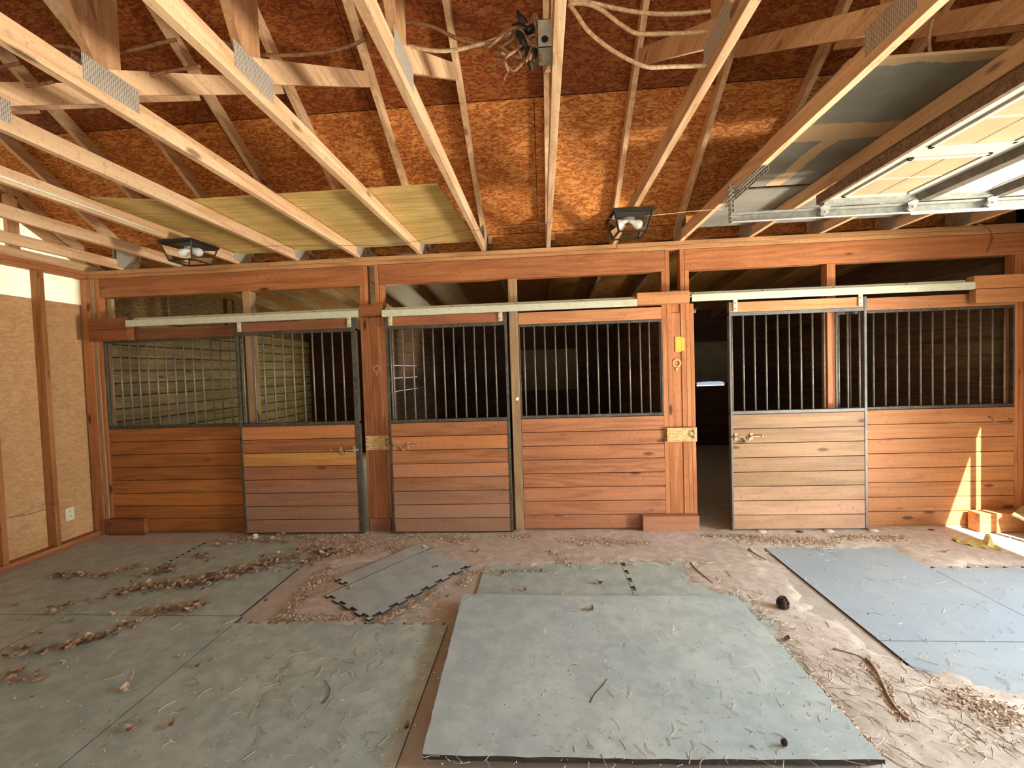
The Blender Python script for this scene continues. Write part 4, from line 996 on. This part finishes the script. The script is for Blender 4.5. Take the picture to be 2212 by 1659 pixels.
# single leaves
m = MB(); leaf_geo(m, (0, 0, 0), .06, 0, 1.0, .3)
lf = m.build('dry_leaf', M_leaf, origin=(0, 0, 0)); tag(lf, 'curled dry brown leaf lying alone on the mats, away from the drifts', 'leaf', 'scattered single leaves')
spots = [(190, 1298), (225, 1295), (430, 1310), (575, 1300), (138, 1435), (268, 1497), (395, 1420), (300, 1245), (60, 1340), (940, 1230), (1085, 1243), (1133, 1276), (1125, 1220), (1030, 1193), (1295, 1262), (1170, 1235), (920, 1186), (757, 1275), (1258, 1180),
         (366, 1573), (284, 1580), (115, 1400), (245, 1330), (150, 1345), (470, 1180), (665, 1187), (700, 1196), (1700, 1385), (2045, 1195), (1275, 1331), (965, 1292), (430, 1442), (880, 1575), (90, 1370), (35, 1310)]
for i, (u, v) in enumerate(spots):
    o = lf if i == 0 else lf.copy()
    if i: C.objects.link(o)
    onbig = 1000 < u < 1640 and v > 1300
    p = at(u, v, Z=MZ); sz = rnd.uniform(.5, .9)*(1.15 if v > 1400 else 1)
    o.location = (p.x, p.y, .050 if onbig else MZ+.001); o.rotation_euler = (rnd.uniform(-.3, .3), rnd.uniform(-.2, .2), rnd.uniform(0, 6.3)); o.scale = (sz, sz, sz)
# pine cones
def cone(label, u, v, s_, z0, shape=1.0):
    p = at(u, v, Z=z0); q = MB()
    q.tube([(p.x, p.y, z0+s_*.05), (p.x, p.y, z0+s_*.3), (p.x, p.y, z0+s_*.8), (p.x, p.y, z0+s_*1.05)], [s_*.15, s_*.36, s_*.3, s_*.06], 10)
    for ring_ in range(7):
        h_ = ring_/6; rr = s_*(.52*math.sin(math.pi*(.18+.74*h_)))
        for k in range(9):
            a = 2*math.pi*(k+.5*(ring_ % 2))/9; cx, cy, cz = p.x+rr*.6*math.cos(a), p.y+rr*.6*math.sin(a), z0+s_*(.1+.9*h_)
            d = Vector((math.cos(a), math.sin(a), .35+.4*h_)); e = Vector((-math.sin(a), math.cos(a), 0))*s_*.12
            b_ = Vector((cx, cy, cz)); tip = b_+d*s_*.2; tip.z = max(tip.z, z0+.002); th_ = Vector((0, 0, s_*.04))
            q.add([b_-e*.5, b_+e*.5, tip+e, tip-e, b_-e*.5-th_*.5, b_+e*.5-th_*.5, tip+e-th_, tip-e-th_], [(0, 1, 2, 3), (7, 6, 5, 4), (0, 4, 5, 1), (1, 5, 6, 2), (2, 6, 7, 3), (3, 7, 4, 0)])
    return tag(q.build('pine_cone', M_cone), label, 'pine cone', 'pine cones')
cone('large dark pine cone on the dirt right of the raised mat', 1691, 1318, .072, .001)
cone('small dark pine cone near the front edge of the raised mat', 1694, 1611, .024, .040)
# stones
for (u, v, s_, label) in ((1645, 1153, .042, 'pale stone under the left end of the right stall door'), (1790, 1152, .045, 'pale stone under the middle right of the right stall door'), (1886, 1151, .045, 'flat stone beside the right edge of the right stall door'),
                          (1727, 1153, .035, 'dark chunk on the floor under the middle of the right stall door'), (2010, 1148, .03, 'dark brown clod at the foot of the light orange panel'), (1738, 1388, .022, 'small pale chip on the dirt below the large pine cone')):
    p = at(u, v, Z=0); q = MB(); r_ = random.Random(u); n_ = 10; P = []
    vs = []; fs = []
    for i in range(6):
        th_ = math.pi*i/5
        for k in range(n_):
            a = 2*math.pi*k/n_; f_ = 1+r_.uniform(-.14, .14)
            vs.append((p.x+s_*1.15*math.sin(th_)*math.cos(a)*f_, min(p.y, -.10)+s_*.7*math.sin(th_)*math.sin(a)*f_ if v < 1200 else p.y+s_*.7*math.sin(th_)*math.sin(a)*f_, .001+s_*.42*(1-math.cos(th_))*.9))
    for i in range(5):
        for k in range(n_): fs.append((i*n_+k, i*n_+(k+1) % n_, (i+1)*n_+(k+1) % n_, (i+1)*n_+k))
    q.add(vs, fs); tag(q.build('stone', M_stone if 'pale' in label or 'flat' in label else M_cone, smooth=True), label, 'stone')
# bottle cap / white washer by the left door
p = at(552, 1161, Z=MZ)
q = MB(); n_ = 16
q.tube([(p.x, p.y, MZ+.004), (p.x+.004, p.y-.012, MZ+.016)], [.026, .026], 18); tag(q.build('bottle_cap', M_white), 'small white cap on the mat at the foot of the left stall door', 'cap')
# sticks
def stick(label, px_, r, mat_=M_stick, z=.012):
    q = MB(); P = smooth_path([at(u, v, Z=z) for u, v in px_], 4); P = [Vector((p.x, p.y, z+r+.001+rnd.uniform(0, .002))) for p in P]
    q.tube(P, [r*(1-.5*i/len(P)) for i in range(len(P))], 7); return tag(q.build('stick', mat_, smooth=True), label, 'stick')
stick('long forked stick on the dirt at the lower right', [(1872, 1428), (1890, 1450), (1905, 1480), (1925, 1520), (1948, 1550), (1965, 1562)], .009)
stick('thin curved twig at the upper left of the long stick', [(1800, 1405), (1830, 1412), (1860, 1422), (1876, 1436)], .005)
stick('pale stick across the rear left corner of the raised mat', [(990, 1306), (1002, 1300), (1020, 1293)], .005, M_straw, .066)
stick('dark twig lying before the right stall door', [(1618, 1188), (1632, 1200), (1655, 1212)], .008)
stick('thin dark twig right of the middle mats', [(1492, 1217), (1500, 1228), (1520, 1245), (1540, 1262)], .005)
stick('short pale stick on the left foreground mat', [(484, 1350), (500, 1343), (515, 1336)], .003, M_straw)
stick('curved dark twig on the raised mat', [(1275, 1520), (1285, 1500), (1300, 1485), (1312, 1468)], .0025, M_cone, .050)
stick('curved dark twig on the mat left of the raised mat', [(697, 1522), (708, 1508), (712, 1490), (700, 1470)], .0025, M_cone)
# sunlit debris on the right: torn bag and a leaning weathered board
M_bag = plain('bag_yellow', hx(214, 206, 120), .5, 0, .25, 25, hx(240, 240, 226))
q = MB(); c = [at(2052, 1163, Z=.02), at(2075, 1178, Z=.01), at(2165, 1192, Z=.01), at(2150, 1168, Z=.03)]
nn = 14; vs = []; fs = []
for i in range(nn+1):
    for k in range(5):
        u, v = i/nn, k/4; p = c[0]*(1-u)*(1-v)+c[3]*u*(1-v)+c[2]*u*v+c[1]*(1-u)*v
        vs.append((p.x, p.y, .006+.018*abs(math.sin(u*9+v*3))+rnd.uniform(0, .012)+(.05 if .72 < u < .86 and v < .6 else 0)))
for i in range(nn):
    for k in range(4): a = i*5+k; fs.append((a, a+1, a+6, a+5))
q.add(vs, fs, .4); o = q.build('torn_bag', M_bag); sm = o.modifiers.new('thickness', 'SOLIDIFY'); sm.thickness = .002
tag(o, 'crumpled yellow and white torn bag on the floor at the right', 'bag')
b_ = MB(); M_wb = wood('weathered_yellow', hx(206, 186, 120), hx(120, 100, 50), 'x', .7, vary=.1)
b_.beam((3.965, -.20, .215), (4.20, -.62, .035), .15, .02, up=(-.3, -.25, .9))
tag(b_.build('loose_board', M_wb, bevel=.003), 'weathered yellow-edged board lying tilted on the right guide block', 'board')

for o in list(bpy.data.objects):
    if '_w' in o: del o['_w']
